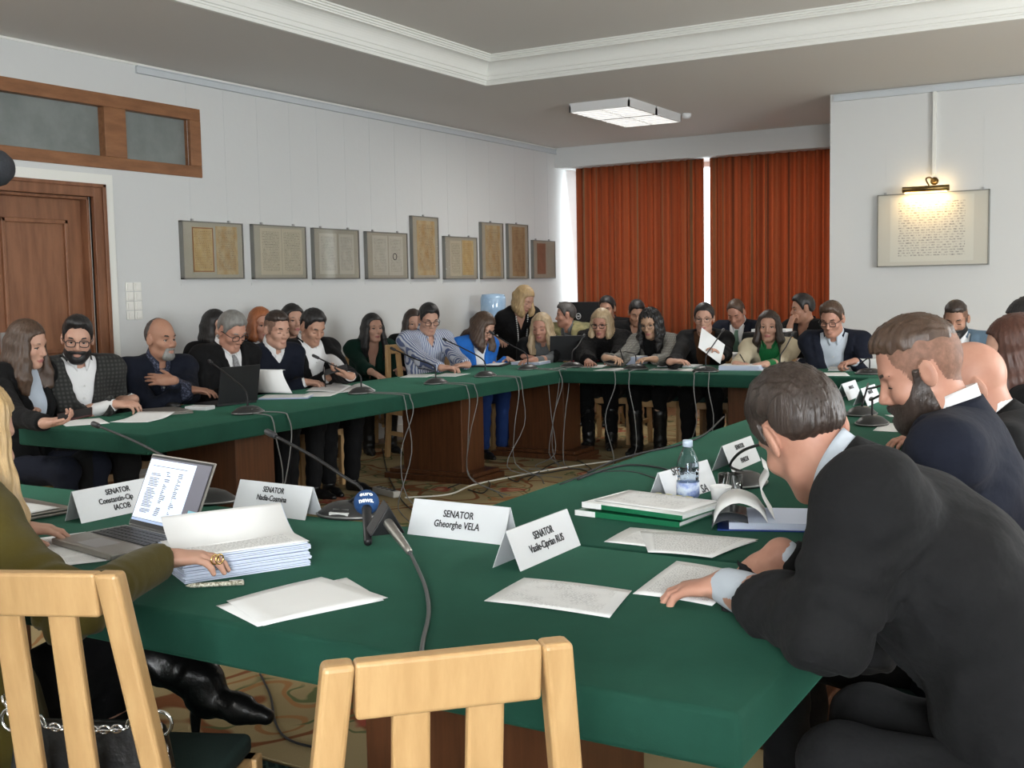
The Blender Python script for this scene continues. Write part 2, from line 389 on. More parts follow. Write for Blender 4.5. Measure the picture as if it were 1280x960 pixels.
# framed documents on the left wall
M_mount = mat('mount_board', (0.40, 0.375, 0.30), 0.55, spec=0.4)
M_frame = mat('aluminium_frame', (0.23, 0.23, 0.21), 0.4, metal=0.6)
def script_mat(name, paper, ink, rows, fill, stain=None):
    m = mat(name, paper, 0.7, spec=0.3)
    n, l, b = nodes_of(m)
    tc = n.new('ShaderNodeTexCoord')
    br = n.new('ShaderNodeTexBrick'); br.offset = .37; br.squash = .7; br.squash_frequency = 3
    br.inputs['Scale'].default_value = 1.0; br.inputs['Row Height'].default_value = 1.0 / rows; br.inputs['Brick Width'].default_value = 2.4 / rows
    br.inputs['Mortar Size'].default_value = .28 / rows; br.inputs['Mortar Smooth'].default_value = .3
    br.inputs['Color1'].default_value = (1, 1, 1, 1); br.inputs['Color2'].default_value = (.55, .55, .55, 1); br.inputs['Mortar'].default_value = (0, 0, 0, 1)
    l.new(tc.outputs['UV'], br.inputs['Vector'])
    z = n.new('ShaderNodeTexNoise'); z.inputs['Scale'].default_value = rows * 1.3; z.inputs['Detail'].default_value = 3
    l.new(tc.outputs['UV'], z.inputs['Vector'])
    z2 = n.new('ShaderNodeTexNoise'); z2.inputs['Scale'].default_value = 3.2; l.new(tc.outputs['UV'], z2.inputs['Vector'])
    def mth(op, a, c):
        k = n.new('ShaderNodeMath'); k.operation = op; k.use_clamp = True
        for i, q in enumerate((a, c)):
            if hasattr(q, 'is_linked'): l.new(q, k.inputs[i])
            else: k.inputs[i].default_value = q
        return k.outputs[0]
    g = mth('MULTIPLY', mth('SUBTRACT', z.outputs[0], .36), 4.0)
    g2 = mth('MULTIPLY', mth('SUBTRACT', z2.outputs[0], .5 - fill * .25), 6.0)
    sx = n.new('ShaderNodeSeparateXYZ'); l.new(tc.outputs['UV'], sx.inputs[0])
    mg = mth('MULTIPLY', mth('GREATER_THAN', sx.outputs[0], .1), mth('LESS_THAN', sx.outputs[0], .9))
    mg = mth('MULTIPLY', mg, mth('MULTIPLY', mth('GREATER_THAN', sx.outputs[1], .08), mth('LESS_THAN', sx.outputs[1], .93)))
    fac = mth('MULTIPLY', mth('MULTIPLY', br.outputs['Color'], g), mth('MULTIPLY', g2, mg))
    mx = n.new('ShaderNodeMix'); mx.data_type = 'RGBA'; l.new(fac, mx.inputs['Factor']); mx.inputs[7].default_value = (*ink, 1)
    if stain:
        z3 = n.new('ShaderNodeTexNoise'); z3.inputs['Scale'].default_value = 4; z3.inputs['Detail'].default_value = 5; l.new(tc.outputs['UV'], z3.inputs['Vector'])
        r = n.new('ShaderNodeValToRGB'); r.color_ramp.elements[0].position = .4; r.color_ramp.elements[1].position = .65
        r.color_ramp.elements[0].color = (*paper, 1); r.color_ramp.elements[1].color = (*stain, 1); l.new(z3.outputs[0], r.inputs[0]); l.new(r.outputs[0], mx.inputs[6])
    else: mx.inputs[6].default_value = (*paper, 1)
    l.new(mx.outputs[2], b.inputs['Base Color'])
    return m
def quad(name, p00, p10, p11, p01, m, parent=None, thick=0.0008):
    """a thin sheet with its own UV square"""
    P = [Vector(p) for p in (p00, p10, p11, p01)]
    nn = (P[1] - P[0]).cross(P[3] - P[0]).normalized() * thick
    me = bpy.data.meshes.new(name)
    me.from_pydata([tuple(p) for p in P] + [tuple(p - nn) for p in P], [], [(0, 1, 2, 3), (7, 6, 5, 4), (0, 4, 5, 1), (1, 5, 6, 2), (2, 6, 7, 3), (3, 7, 4, 0)])
    uv = me.uv_layers.new(name='UVMap'); c = [(0, 0), (1, 0), (1, 1), (0, 1)]
    for lp in me.loops: uv.data[lp.index].uv = c[lp.vertex_index % 4] if lp.index < 4 else (0.01, 0.01)
    me.materials.append(m); o = bpy.data.objects.new(name, me); col.objects.link(o)
    if parent is not None: o.parent = parent
    return o
D1 = script_mat('old_paper', (0.50, 0.40, 0.24), (0.13, 0.08, 0.05), 34, .8, (0.46, 0.30, 0.13))
D2 = script_mat('pale_old_paper', (0.53, 0.48, 0.36), (0.10, 0.09, 0.08), 30, .9)
D3 = script_mat('white_old_paper', (0.52, 0.50, 0.42), (0.16, 0.14, 0.12), 36, .7)
D4 = script_mat('orange_old_paper', (0.50, 0.35, 0.15), (0.20, 0.11, 0.05), 26, .7, (0.55, 0.42, 0.22))
D5 = script_mat('brown_old_paper', (0.41, 0.28, 0.15), (0.08, 0.045, 0.03), 44, 1.2, (0.32, 0.20, 0.10))
D6 = script_mat('red_brown_old_paper', (0.28, 0.14, 0.085), (0.12, 0.05, 0.03), 36, .7)
frames = [(6.15, 6.80, 1.519, 1.961, [(.16, .50, .12, .90, D4), (.54, .90, .08, .93, D1)], 'first framed document from the door, open brown double page with red ruled border'),
 (6.912, 7.564, 1.517, 1.963, [(.13, .52, .08, .94, D2), (.53, .92, .08, .94, D2)], 'second framed document from the door, pale double page with handwriting'),
 (7.661, 8.298, 1.514, 1.960, [(.12, .50, .10, .90, D3), (.55, .88, .10, .90, D3)], 'third framed document from the door, two pale yellowish pages'),
 (8.409, 9.059, 1.512, 1.954, [(.14, .50, .08, .92, D3), (.53, .88, .08, .92, D3)], 'fourth framed document from the door, two whitish pages with a round stamp'),
 (9.141, 9.602, 1.511, 2.130, [(.18, .86, .06, .93, D1)], 'tall framed document in the middle of the row, single yellowed page'),
 (9.709, 10.337, 1.505, 1.948, [(.16, .50, .08, .90, D2), (.53, .88, .10, .92, D4)], 'framed double page with an orange right leaf beside the tall one'),
 (10.427, 10.891, 1.506, 2.119, [(.18, .86, .05, .95, D1)], 'tall narrow framed handwritten page, left of the pair near the window'),
 (10.994, 11.453, 1.506, 2.124, [(.20, .84, .05, .95, D5)], 'tall narrow framed brown print, right of the pair near the window'),
 (11.564, 12.11, 1.506, 1.956, [(.18, .56, .12, .92, D6)], 'framed red brown page closest to the curtains')]
lip = mat('wire', (0.62, 0.64, 0.64), 0.4)
for i, (y0, y1, z0, z1, docs, lab) in enumerate(frames):
    r = empty('framed_document', (XL, (y0 + y1) / 2, z0), 0, lab, 'picture', 'framed documents on the left wall')
    W, Hh = (y1 - y0), (z1 - z0)
    MB().box((.004, -W / 2 + .008, .008), (.03, W / 2 - .008, Hh - .008)).build('mount', M_mount, r)
    fb = MB()
    for a, c_ in (((-W / 2, 0), (W / 2, .01)), ((-W / 2, Hh - .01), (W / 2, Hh)), ((-W / 2, 0), (-W / 2 + .01, Hh)), ((W / 2 - .01, 0), (W / 2, Hh))):
        fb.box((.002, a[0], a[1]), (.038, c_[0], c_[1]))
    fb.build('frame', M_frame, r)
    for (a, b_, c_, d_, mm) in docs:
        ya, yb, za, zb = -W / 2 + a * W, -W / 2 + b_ * W, c_ * Hh, d_ * Hh
        quad('document', (.0315, ya, za), (.0315, yb, za), (.0315, yb, zb), (.0315, ya, zb), mm, r)
        if i == 0 and a < .3:
            q = MB()
            for (s0, t0), (s1, t1) in (((.01, .01), (.99, .03)), ((.01, .97), (.99, .99)), ((.01, .01), (.05, .99)), ((.95, .01), (.99, .99))):
                q.box((.0316, ya + s0 * (yb - ya), za + t0 * (zb - za)), (.0322, ya + s1 * (yb - ya), za + t1 * (zb - za)))
            q.build('ruled_border', mat('red_ink', (0.25, 0.09, 0.04), .7), r)
        if i == 3 and a > .4:
            q = MB(); q.tube([(.032, (ya + yb) / 2 - .02 + .03 * math.cos(k * PI / 8), za + .48 * (zb - za) + .03 * math.sin(k * PI / 8)) for k in range(17)], .004, 6)
            q.build('stamp', mat('stamp_ink', (0.09, 0.09, 0.10), .7), r)
    gp = MB().box((.0345, -W / 2 + .01, .01), (.0365, W / 2 - .01, Hh - .01)).build('glazing', mat('picture_glass', (1, 1, 1), 0.03, trans=1.0, ior=1.25), r)
    for s in ((-.3, .3) if W > .5 else (0,)):
        MB().box((.0, s * W - .008, Hh), (.02, s * W + .008, Hh + .018)).build('hook', M_grey, r)
        MB().box((.001, s * W - .0008, Hh + .018), (.0022, s * W + .0008, 3.0 - z0)).build('hanging_wire', lip, r)
    MB().box((0, -W / 2 + .0, -.05), (.003, -W / 2 + .06, -.025)).build('caption_label', M_wall, r)

# the large document on the pier with its brass lamp
D7 = script_mat('manuscript_paper', (0.56, 0.56, 0.50), (0.20, 0.20, 0.20), 26, 1.4)
r = empty('framed_manuscript', (-1.818, 10.33, 1.526), 0, 'large framed manuscript hanging on the white pier under the brass lamp', 'picture')
W, Hh = .915, .628
MB().box((-W / 2 + .006, -.05, .006), (W / 2 - .006, -.004, Hh - .006)).build('mount', mat('cream_board', (0.50, 0.49, 0.43), .5), r)
fb = MB()
for a, c_ in (((-W / 2, 0), (W / 2, .008)), ((-W / 2, Hh - .008), (W / 2, Hh)), ((-W / 2, 0), (-W / 2 + .008, Hh)), ((W / 2 - .008, 0), (W / 2, Hh))):
    fb.box((a[0], -.056, a[1]), (c_[0], -.002, c_[1]))
fb.build('frame', M_frame, r)
quad('document', (-W / 2 + .11, -.0515, .04), (W / 2 - .12, -.0515, .04), (W / 2 - .12, -.0515, Hh - .03), (-W / 2 + .11, -.0515, Hh - .03), D7, r)
for s in (-.40, .40):
    MB().box((s - .01, -.02, Hh), (s + .01, 0, Hh + .02)).build('hook', M_grey, r)
    MB().box((s - .0008, -.0022, Hh + .02), (s + .0008, -.001, 3.0 - 1.526)).build('hanging_wire', lip, r)
r = empty('picture_lamp', (-1.858, 10.33, 2.20), 0, 'brass picture lamp glowing above the large manuscript', 'lamp')
M_brass = mat('aged_brass', (0.20, 0.13, 0.05), .35, metal=.9)
MB().tube([(-.19, -.13, -.02), (.19, -.13, -.02)], .026, 14).build('shade', M_brass, r, smooth=True)
MB().box((-.17, -.142, -.052), (.17, -.118, -.045)).build('bulb', mat('lamp_glow', (1, .75, .35), .5, emit=9, emit_color=(1, .72, .32)), r)
MB().tube(curve_pts([(0.03, -.13, .0), (0.0, -.12, .06), (.02, -.06, .08), (.05, -.02, .05)], 16), .007, 8).build('arm', M_brass, r, smooth=True)
MB().lathe([(.0, 0), (.03, .0), (.034, .012), (.0, .02)], 16, (.05, 0, .05), Matrix.Rotation(PI / 2, 4, 'X')).build('wall_mount', M_brass, r, smooth=True)
area_light('picture_lamp_light', (-1.858, 10.33 - .13, 2.20 - .06), (-1.858, 10.31, 1.8), .34, .02, 2.4, (1, .62, .25))
area_light('picture_lamp_backlight', (-1.858, 10.33 - .10, 2.20 + .01), (-1.858, 10.33, 2.22), .34, .02, .5, (1, .68, .3))

# light switches
r = empty('switch_panel', (XL, 5.69, 1.364), 0, 'white panel of eight light switches on the wall beside the door', 'light switch')
for cxx in (-.037, .037):
    for k in range(4):
        z = -.102 + k * .068
        p = MB().box((.0, cxx - .034, z - .032), (.01, cxx + .034, z + .032)).build('switch_plate', mat('switch_white', (0.80, 0.79, 0.74), .4), r, bevel=.003)
        MB().box((.01, cxx - .022, z - .022), (.018, cxx + .022, z + .022)).build('rocker', MATS['switch_white'], p, bevel=.002)

# ceiling fixtures
M_tube = mat('fluorescent_glow', (1, 1, 1), .5, emit=2.2, emit_color=(1, .98, .93))
M_fix = mat('fixture_enamel', (0.7, 0.7, 0.7), .4)
def fixture(x, y, lab, power=52):
    r = empty('ceiling_light', (x, y, ZC), 0, lab, 'ceiling light', 'fluorescent ceiling lights')
    for s in (-.31, .31):
        h = MB(); y0, y1 = s - .30, s + .30
        h.box((-.3, y0, -.02), (.3, y1, 0)); h.box((-.3, y0, -.08), (-.285, y1, -.02)); h.box((.285, y0, -.08), (.3, y1, -.02)); h.box((-.3, y0, -.08), (.3, y0 + .015, -.02)); h.box((-.3, y1 - .015, -.08), (.3, y1, -.02))
        hs = h.build('housing', M_fix, r)
        g = MB()
        for k in range(5): g.box((-.285, y0 + .1 * (k + 1) - .008, -.08), (.285, y0 + .1 * (k + 1) + .008, -.06))
        g.box((-.003, y0 + .015, -.078), (.003, y1 - .015, -.058))
        g.build('louvre', M_fix, hs)
        MB().box((-.284, y0 + .016, -.058), (.284, y1 - .016, -.054)).build('diffuser', M_tube, hs)
    area_light('ceiling_light_glow', (x, y, ZC - .09), (x, y, 0), .6, 1.25, power, (1, .97, .92))
    return r
fixture(-4.52, 9.95, 'square louvred fluorescent light on the ceiling in front of the curtains', 30)
for x, y in ((-5.75, 1.6), (2.2, 3.2), (2.2, 7.4), (-2.0, -2.7)):  # unseen fixtures added so that the fill light has a source
    fixture(x, y, 'added fluorescent fill light on the ceiling border outside the picture')
# smoke detector
o = MB().lathe([(.0, -.05), (.03, -.048), (.045, -.03), (.05, 0), (0, 0)], 18, (-4.17, 10.58, ZC)).build('smoke_detector', M_fix, smooth=True)
tag(o, 'small round smoke detector on the ceiling beside the fluorescent light', 'smoke detector')

# ------------------------------------------------------------------ tables
TT = 0.76
def cloth_top(name, x0, x1, y0, y1, parent, drop=.095):
    me = MB().box((x0, y0, TT - drop), (x1, y1, TT))
    return me.build(name, M_cloth, parent, bevel=.012, seg=3, smooth=True)
def pedestal(cx, cy, parent, rot=0.0, bw=.40, bd=.22, pw=.80, pd=.42):
    M = Matrix.Translation((cx, cy, 0)) @ Matrix.Rotation(rot, 4, 'Z')
    p = MB().box((-bw / 2 - .06, -bd / 2 - .04, .07), (bw / 2 + .06, bd / 2 + .04, TT - .06), M)
    o = p.build('pedestal', M_mahog, parent, bevel=.004)
    pl = MB().box((-pw / 2, -pd / 2, .012), (pw / 2, pd / 2, .055), M).box((-pw / 2 + .03, -pd / 2 + .03, .055), (pw / 2 - .03, pd / 2 - .03, .085), M)
    pl.build('plinth', M_mahog, o, bevel=.006)
    return o
def table(name, lab, x0, x1, y0, y1, peds):
    r = empty(name, ((x0 + x1) / 2, (y0 + y1) / 2, 0), 0, lab, 'table', 'conference tables under green cloth')
    cx, cy = (x0 + x1) / 2, (y0 + y1) / 2
    cloth_top('tabletop', x0 - cx, x1 - cx, y0 - cy, y1 - cy, r)
    for (px, py, rot) in peds: pedestal(px - cx, py - cy, r, rot)
    return r
table('conference_table', 'long green covered table on the left, parallel to the wall of framed pictures', -5.02, -4.09, 3.62, 8.62, [(-4.56, 4.55, 0), (-4.66, 6.92, 0), (-4.50, 8.19, 0)])
table('conference_table', 'green covered table at the far end in front of the curtains', -4.086, -0.75, 7.72, 8.62, [(-2.6, 8.2, 0), (-1.2, 8.2, 0)])
table('conference_table', 'green covered table on the right running away from the camera', -1.76, -0.55, 2.503, 7.716, [(-1.1, 3.6, PI / 2), (-1.1, 6.6, PI / 2)])
table('conference_table', 'green covered table nearest the camera with name cards and laptop', -4.2, -0.55, 1.60, 2.50, [(-1.22, 2.02, 0), (-3.3, 2.05, 0)])

# ------------------------------------------------------------------ chairs
CH = 'slatted beech chairs around the tables'
def make_chair(loc, rz, lab, group=CH):
    """beech chair facing local +Y, slatted back, dark green seat"""
    r = empty('wooden_chair', loc, rz, lab, 'chair', group)
    w, d = .205, .20
    MB().box((-w + .01, -d + .03, .43), (w - .01, d + .02, .475)).build('seat', M_seat, r, bevel=.015, seg=3, smooth=True)
    fr = MB()
    for lo, hi in (((-w, -d, .375), (w, -d + .03, .43)), ((-w, d - .01, .375), (w, d + .02, .43)), ((-w, -d, .375), (-w + .025, d, .43)), ((w - .025, -d, .375), (w, d, .43))): fr.box(lo, hi)
    fr.build('seat_frame', M_beech, r, bevel=.003)
    for s in (-1, 1):
        x = s * (w - .01)
        MB().box((x - .02, d - .02, 0), (x + .02, d + .02, .43)).build('leg', M_beech, r, bevel=.004)
        MB().box((x - .012, -d + .03, .20), (x + .012, d - .02, .235)).build('stretcher', M_beech, r, bevel=.003)
        xt = s * (.162 - .021)
        b = MB()
        ring = [(x, -d - .05, 0), (x, -d - .005, .40), (x, -d - .005, .46), (xt, -d - .080, .95)]
        prev = None
        for (cx, cyy, z) in ring:
            q = [(cx - .0205, cyy - .02, z), (cx + .0205, cyy - .02, z), (cx + .0205, cyy + .02, z), (cx - .0205, cyy + .02, z)]
            if prev: b.hexa(prev, q)
            prev = q
        b.build('back_post', M_beech, r, bevel=.008, seg=3)
    b = MB(); b.hexa([(-.1215, -d - .084, .872), (.1215, -d - .084, .872), (.1215, -d - .054, .872), (-.1215, -d - .054, .872)], [(-.1215, -d - .095, .95), (.1215, -d - .095, .95), (.1215, -d - .065, .95), (-.1215, -d - .065, .95)])
    b.build('top_rail', M_beech, r, bevel=.006, seg=3)
    b = MB(); b.hexa([(-.165, -d - .018, .475), (.165, -d - .018, .475), (.165, -d + .008, .475), (-.165, -d + .008, .475)], [(-.163, -d - .025, .52), (.163, -d - .025, .52), (.163, -d + .001, .52), (-.163, -d + .001, .52)])
    b.build('lower_rail', M_beech, r, bevel=.003)
    for x in (-.049, .049):
        b = MB(); b.hexa([(x - .026, -d - .022, .515), (x + .026, -d - .022, .515), (x + .026, -d - .004, .515), (x - .026, -d - .004, .515)],
                         [(x - .025, -d - .077, .878), (x + .025, -d - .077, .878), (x + .025, -d - .059, .878), (x - .025, -d - .059, .878)])
        b.build('slat', M_beech, r, bevel=.005, seg=2)
    return r
_chair0 = None
def chair(x, y, ang, lab, group=CH):
    """ang: world direction in degrees that the sitter looks to"""
    global _chair0
    rz = R3(ang - 90)
    if _chair0 is None:
        _chair0 = make_chair((x, y, 0), rz, lab, group); return _chair0
    c = copy_tree(_chair0); c.location = (x, y, 0); c.rotation_euler = (0, 0, rz); c['label'] = lab; c['group'] = group
    return c
# empty chair pushed up to the near table, seen from behind
P0, P1 = on_z(410, 827, .95), on_z(702, 797, .95)
mid = (P0 + P1) / 2; dirv = P1 - P0; ang = math.degrees(math.atan2(dirv[1], dirv[0])) + 90
fv = np.array([math.cos(R3(ang)), math.sin(R3(ang)), 0])
cpos = mid + fv * .275
chair(cpos[0], cpos[1], ang, 'empty beech chair in the middle foreground with its back to the camera')

# ------------------------------------------------------------------ people: implicit surfaces meshed on a graded grid
def V3(*a): return np.array(a, dtype=float)
def nrm(v):
    v = np.asarray(v, float); l_ = np.linalg.norm(v); return v / l_ if l_ > 1e-9 else v
def rot_axis(v, axis, a):
    axis = nrm(axis); return v * math.cos(a) + np.cross(axis, v) * math.sin(a) + axis * np.dot(axis, v) * (1 - math.cos(a))
def axis_pts(lo, hi, h, fine):
    out = [lo]; x = lo
    while x < hi:
        st = h
        for a, b, hf in fine:
            if a - h <= x <= b: st = min(st, hf)
        x += st; out.append(x)
    return np.array(out, dtype=np.float32)
class Field:
    def __init__(s, lo, hi, h, fine=()):
        s.ax = [axis_pts(lo[i], hi[i], h, [(f[0][i], f[1][i], f[2]) for f in fine]) for i in range(3)]
        s.d = np.full([len(a) for a in s.ax], 1.0, dtype=np.float32)
    def sl(s, lo, hi):
        q = []
        for i in range(3):
            a = int(np.searchsorted(s.ax[i], lo[i])); b = int(np.searchsorted(s.ax[i], hi[i], 'right'))
            q.append(slice(max(0, a - 1), min(len(s.ax[i]), b + 1)))
        return tuple(q)
    def xyz(s, q): return s.ax[0][q[0]][:, None, None], s.ax[1][q[1]][None, :, None], s.ax[2][q[2]][None, None, :]
    def _go(s, fn, box, k, sub):
        m_ = k * 1.2 + .035
        q = s.sl([box[0][i] - m_ for i in range(3)], [box[1][i] + m_ for i in range(3)])
        if any(t.stop <= t.start for t in q): return
        v = fn(*s.xyz(q)).astype(np.float32); c = s.d[q]
        if sub:
            a, b = -c, v      # max(c,-v) = -min(-c,v)
        else: a, b = c, v
        if k > 0:
            h = np.clip(.5 + .5 * (a - b) / k, 0, 1); r = a * (1 - h) + b * h - k * h * (1 - h)
        else: r = np.minimum(a, b)
        s.d[q] = -r if sub else r
    def add(s, prim, e=0.0, k=None): s._go(prim.fn(e), prim.box(e), prim.k if k is None else k, False)
    def sub(s, prim, e=0.0, k=None): s._go(prim.fn(e), prim.box(e), prim.k if k is None else k, True)
    def keep(s, fn, k=0.0):       # intersection with fn<0 on the whole grid
        q = tuple(slice(0, len(a)) for a in s.ax); v = fn(*s.xyz(q)).astype(np.float32); c = s.d
        if k > 0:
            h = np.clip(.5 - .5 * (c - v) / k, 0, 1); s.d = c * (1 - h) + v * h + k * h * (1 - h)
        else: s.d = np.maximum(c, v) * np.ones_like(c)
    def mod(s, fn):
        q = tuple(slice(0, len(a)) for a in s.ax); s.d = (s.d + fn(*s.xyz(q))).astype(np.float32)
    def mesh(s, name, mats, smooth=2, decim=1.0, matfn=None, parent=None):
        d = s.d; ins = d < 0
        nx, ny, nz = d.shape
        cnt = np.zeros((nx - 1, ny - 1, nz - 1), np.int8)
        for i in (0, 1):
            for j in (0, 1):
                for k in (0, 1): cnt += ins[i:nx - 1 + i, j:ny - 1 + j, k:nz - 1 + k]
        act = (cnt > 0) & (cnt < 8)
        I, J, K = np.nonzero(act)
        if len(I) == 0: return None
        idx = np.full(act.shape, -1, np.int32); idx[I, J, K] = np.arange(len(I))
        cv = {(i, j, k): d[I + i, J + j, K + k].astype(np.float64) for i in (0, 1) for j in (0, 1) for k in (0, 1)}
        acc = np.zeros((len(I), 3)); n = np.zeros(len(I))
        for a in range(3):
            for u in (0, 1):
                for w in (0, 1):
                    c0 = [u, w]; c0.insert(a, 0); c1 = list(c0); c1[a] = 1
                    d0, d1 = cv[tuple(c0)], cv[tuple(c1)]
                    x = (d0 < 0) != (d1 < 0)
                    t = np.where(x, d0 / np.where(x, d0 - d1, 1), 0)
                    p = np.zeros((len(I), 3)); p[:] = c0; p[:, a] = t
                    acc += p * x[:, None]; n += x
        loc = acc / n[:, None]
        P = np.empty((len(I), 3))
        for a, ii in enumerate((I, J, K)):
            A = s.ax[a].astype(np.float64); P[:, a] = A[ii] + loc[:, a] * (A[ii + 1] - A[ii])
        quads = []
        for a in range(3):
            b, c = [(1, 2), (2, 0), (0, 1)][a]
            s0 = [slice(1, -1)] * 3; s1 = [slice(1, -1)] * 3
            s0[a] = slice(0, -1); s1[a] = slice(1, None)
            x0, x1 = ins[tuple(s0)], ins[tuple(s1)]
            e = np.nonzero(x0 != x1); fl = x0[e]
            g = [e[0].copy(), e[1].copy(), e[2].copy()]
            for t in range(3):
                if t != a: g[t] = g[t] + 1
            def cell(db, dc):
                q = [g[0].copy(), g[1].copy(), g[2].copy()]; q[b] -= db; q[c] -= dc; return idx[q[0], q[1], q[2]]
            Q = np.stack([cell(1, 1), cell(0, 1), cell(0, 0), cell(1, 0)], 1)
            Q[~fl] = Q[~fl][:, ::-1]; quads.append(Q)
        Q = np.concatenate(quads); Q = Q[(Q >= 0).all(1)]
        E = np.concatenate([Q[:, [0, 1]], Q[:, [1, 2]], Q[:, [2, 3]], Q[:, [3, 0]]])
        for it in range(smooth):
            for lam in (.5, -.35):
                sm = np.zeros_like(P); ct = np.zeros(len(P))
                for a in range(3):
                    sm[:, a] = np.bincount(E[:, 0], P[E[:, 1], a], len(P)) + np.bincount(E[:, 1], P[E[:, 0], a], len(P))
                ct = np.bincount(E[:, 0], minlength=len(P)) + np.bincount(E[:, 1], minlength=len(P))
                P = P + lam * (sm / np.maximum(ct, 1)[:, None] - P)
        me = bpy.data.meshes.new(name)
        me.vertices.add(len(P)); me.vertices.foreach_set('co', P.astype(np.float32).ravel())
        me.loops.add(len(Q) * 4); me.loops.foreach_set('vertex_index', Q.astype(np.int32).ravel())
        me.polygons.add(len(Q)); me.polygons.foreach_set('loop_start', np.arange(0, len(Q) * 4, 4, dtype=np.int32))
        me.update(calc_edges=True)
        o = bpy.data.objects.new(name, me); col.objects.link(o)
        if decim < 1:
            md = o.modifiers.new('d', 'DECIMATE'); md.ratio = decim
            ev = o.evaluated_get(bpy.context.evaluated_depsgraph_get()); m2 = bpy.data.meshes.new_from_object(ev)
            o.modifiers.clear(); o.data = m2; bpy.data.meshes.remove(me); me = m2; me.name = name
        mats = mats if isinstance(mats, (list, tuple)) else [mats]
        me.materials.clear()
        for m in mats: me.materials.append(m)
        if matfn is not None:
            c = np.empty(len(me.polygons) * 3, np.float32); me.polygons.foreach_get('center', c)
            me.polygons.foreach_set('material_index', np.asarray(matfn(c.reshape(-1, 3).astype(float)), dtype=np.int32))
        me.polygons.foreach_set('use_smooth', np.ones(len(me.polygons), bool))
        if parent is not None: o.parent = parent
        return o
class Cone:
    def __init__(s, a, b, ra, rb, k=.02): s.a, s.b, s.ra, s.rb, s.k = V3(*a), V3(*b), ra, rb, k
    def fn(s, e=0.0):
        a, b, ra, rb = s.a, s.b, s.ra + e, s.rb + e; ba = b - a; L2 = max(float(ba @ ba), 1e-12)
        def f(X, Y, Z):
            x, y, z = X - a[0], Y - a[1], Z - a[2]
            h = np.clip((x * ba[0] + y * ba[1] + z * ba[2]) / L2, 0, 1)
            return np.sqrt((x - h * ba[0]) ** 2 + (y - h * ba[1]) ** 2 + (z - h * ba[2]) ** 2) - (ra + (rb - ra) * h)
        return f
    def box(s, e=0.0):
        r = max(s.ra, s.rb) + e; return np.minimum(s.a, s.b) - r, np.maximum(s.a, s.b) + r
class Ell:
    """ellipsoid; R columns are its axes"""
    def __init__(s, c, r, R=None, k=.02): s.c, s.r, s.k = V3(*c), V3(*r), k; s.R = np.eye(3) if R is None else np.asarray(R, float)
    def fn(s, e=0.0):
        c, r, R = s.c, s.r + e, s.R
        def f(X, Y, Z):
            x, y, z = X - c[0], Y - c[1], Z - c[2]
            q = [(x * R[0, i] + y * R[1, i] + z * R[2, i]) / r[i] for i in range(3)]
            k0 = np.sqrt(q[0] ** 2 + q[1] ** 2 + q[2] ** 2) + 1e-6
            k1 = np.sqrt((q[0] / r[0]) ** 2 + (q[1] / r[1]) ** 2 + (q[2] / r[2]) ** 2) + 1e-6
            return k0 * (k0 - 1) / k1
        return f
    def box(s, e=0.0):
        m_ = np.abs(s.R) @ (s.r + e); return s.c - m_, s.c + m_
class Sleeve:
    """two tapered cones, the lower one cut flat at the wrist"""
    def __init__(s, c1, c2, end, dirn_, k=.06, kj=.03): s.c1, s.c2, s.end, s.dv, s.k, s.kj = c1, c2, end, dirn_, k, kj
    def fn(s, e=0.0):
        f1, f2, kj, q, d = s.c1.fn(e), s.c2.fn(e), s.kj, s.end, s.dv
        def f(X, Y, Z):
            a = f1(X, Y, Z); b = np.maximum(f2(X, Y, Z), (X - q[0]) * d[0] + (Y - q[1]) * d[1] + (Z - q[2]) * d[2]); h = np.clip(.5 + .5 * (a - b) / kj, 0, 1)
            return a * (1 - h) + b * h - kj * h * (1 - h)
        return f
    def box(s, e=0.0):
        a, b = s.c1.box(e), s.c2.box(e); return np.minimum(a[0], b[0]), np.maximum(a[1], b[1])
def smax(a, b, k):
    h = np.clip(.5 - .5 * (a - b) / k, 0, 1); return a * (1 - h) + b * h + k * h * (1 - h)

def skin_mat(tone):
    key = 'skin_%s' % tone
    T = {'fair': (0.49, 0.285, 0.205), 'mid': (0.42, 0.235, 0.16), 'tan': (0.36, 0.19, 0.125), 'pink': (0.45, 0.235, 0.165), 'olive': (0.43, 0.265, 0.17)}[tone]
    return mat(key, T, 0.5, spec=0.35, var=((T[0] * .93, T[1] * .86, T[2] * .85), 22, (1, 1, 1), (.4, .7)), bump=(260, .05, .001))
def lip_mat(c=(0.34, 0.12, 0.10)): return mat('lips_%d' % int(c[0] * 1000), c, 0.45)
def scalp_mat(tone, hc):
    a = skin_mat(tone).node_tree.nodes['Principled BSDF'].inputs['Base Color'].default_value; k = HAIR[hc]
    c1 = tuple(a[i] * .30 + k[i] * .7 for i in range(3)); c2 = tuple(a[i] * .5 + k[i] * .5 for i in range(3))
    return mat('scalp_%s_%s' % (tone, hc), c1, .6, spec=.25, var=(c2, 70, (1, 1, 1), (.4, .65)), bump=(400, .3, .002))
HAIR = {'black': (0.011, 0.010, 0.010), 'darkbrown': (0.024, 0.015, 0.011), 'brown': (0.05, 0.028, 0.017), 'auburn': (0.055, 0.020, 0.012), 'blonde': (0.30, 0.205, 0.10),
        'ash': (0.32, 0.235, 0.14), 'grey': (0.15, 0.145, 0.135), 'saltpepper': (0.055, 0.05, 0.048), 'ginger': (0.26, 0.085, 0.03), 'goldblonde': (0.32, 0.215, 0.10)}
def hair_mat(c):
    k = HAIR[c]
    return mat('hair_' + c, k, 0.42, spec=0.45, var=(tuple(min(1, x * 1.55 + .004) for x in k), 60, (1, 1, .12), (.35, .7)), bump=(190, .5, .004, (1, 1, .1)))
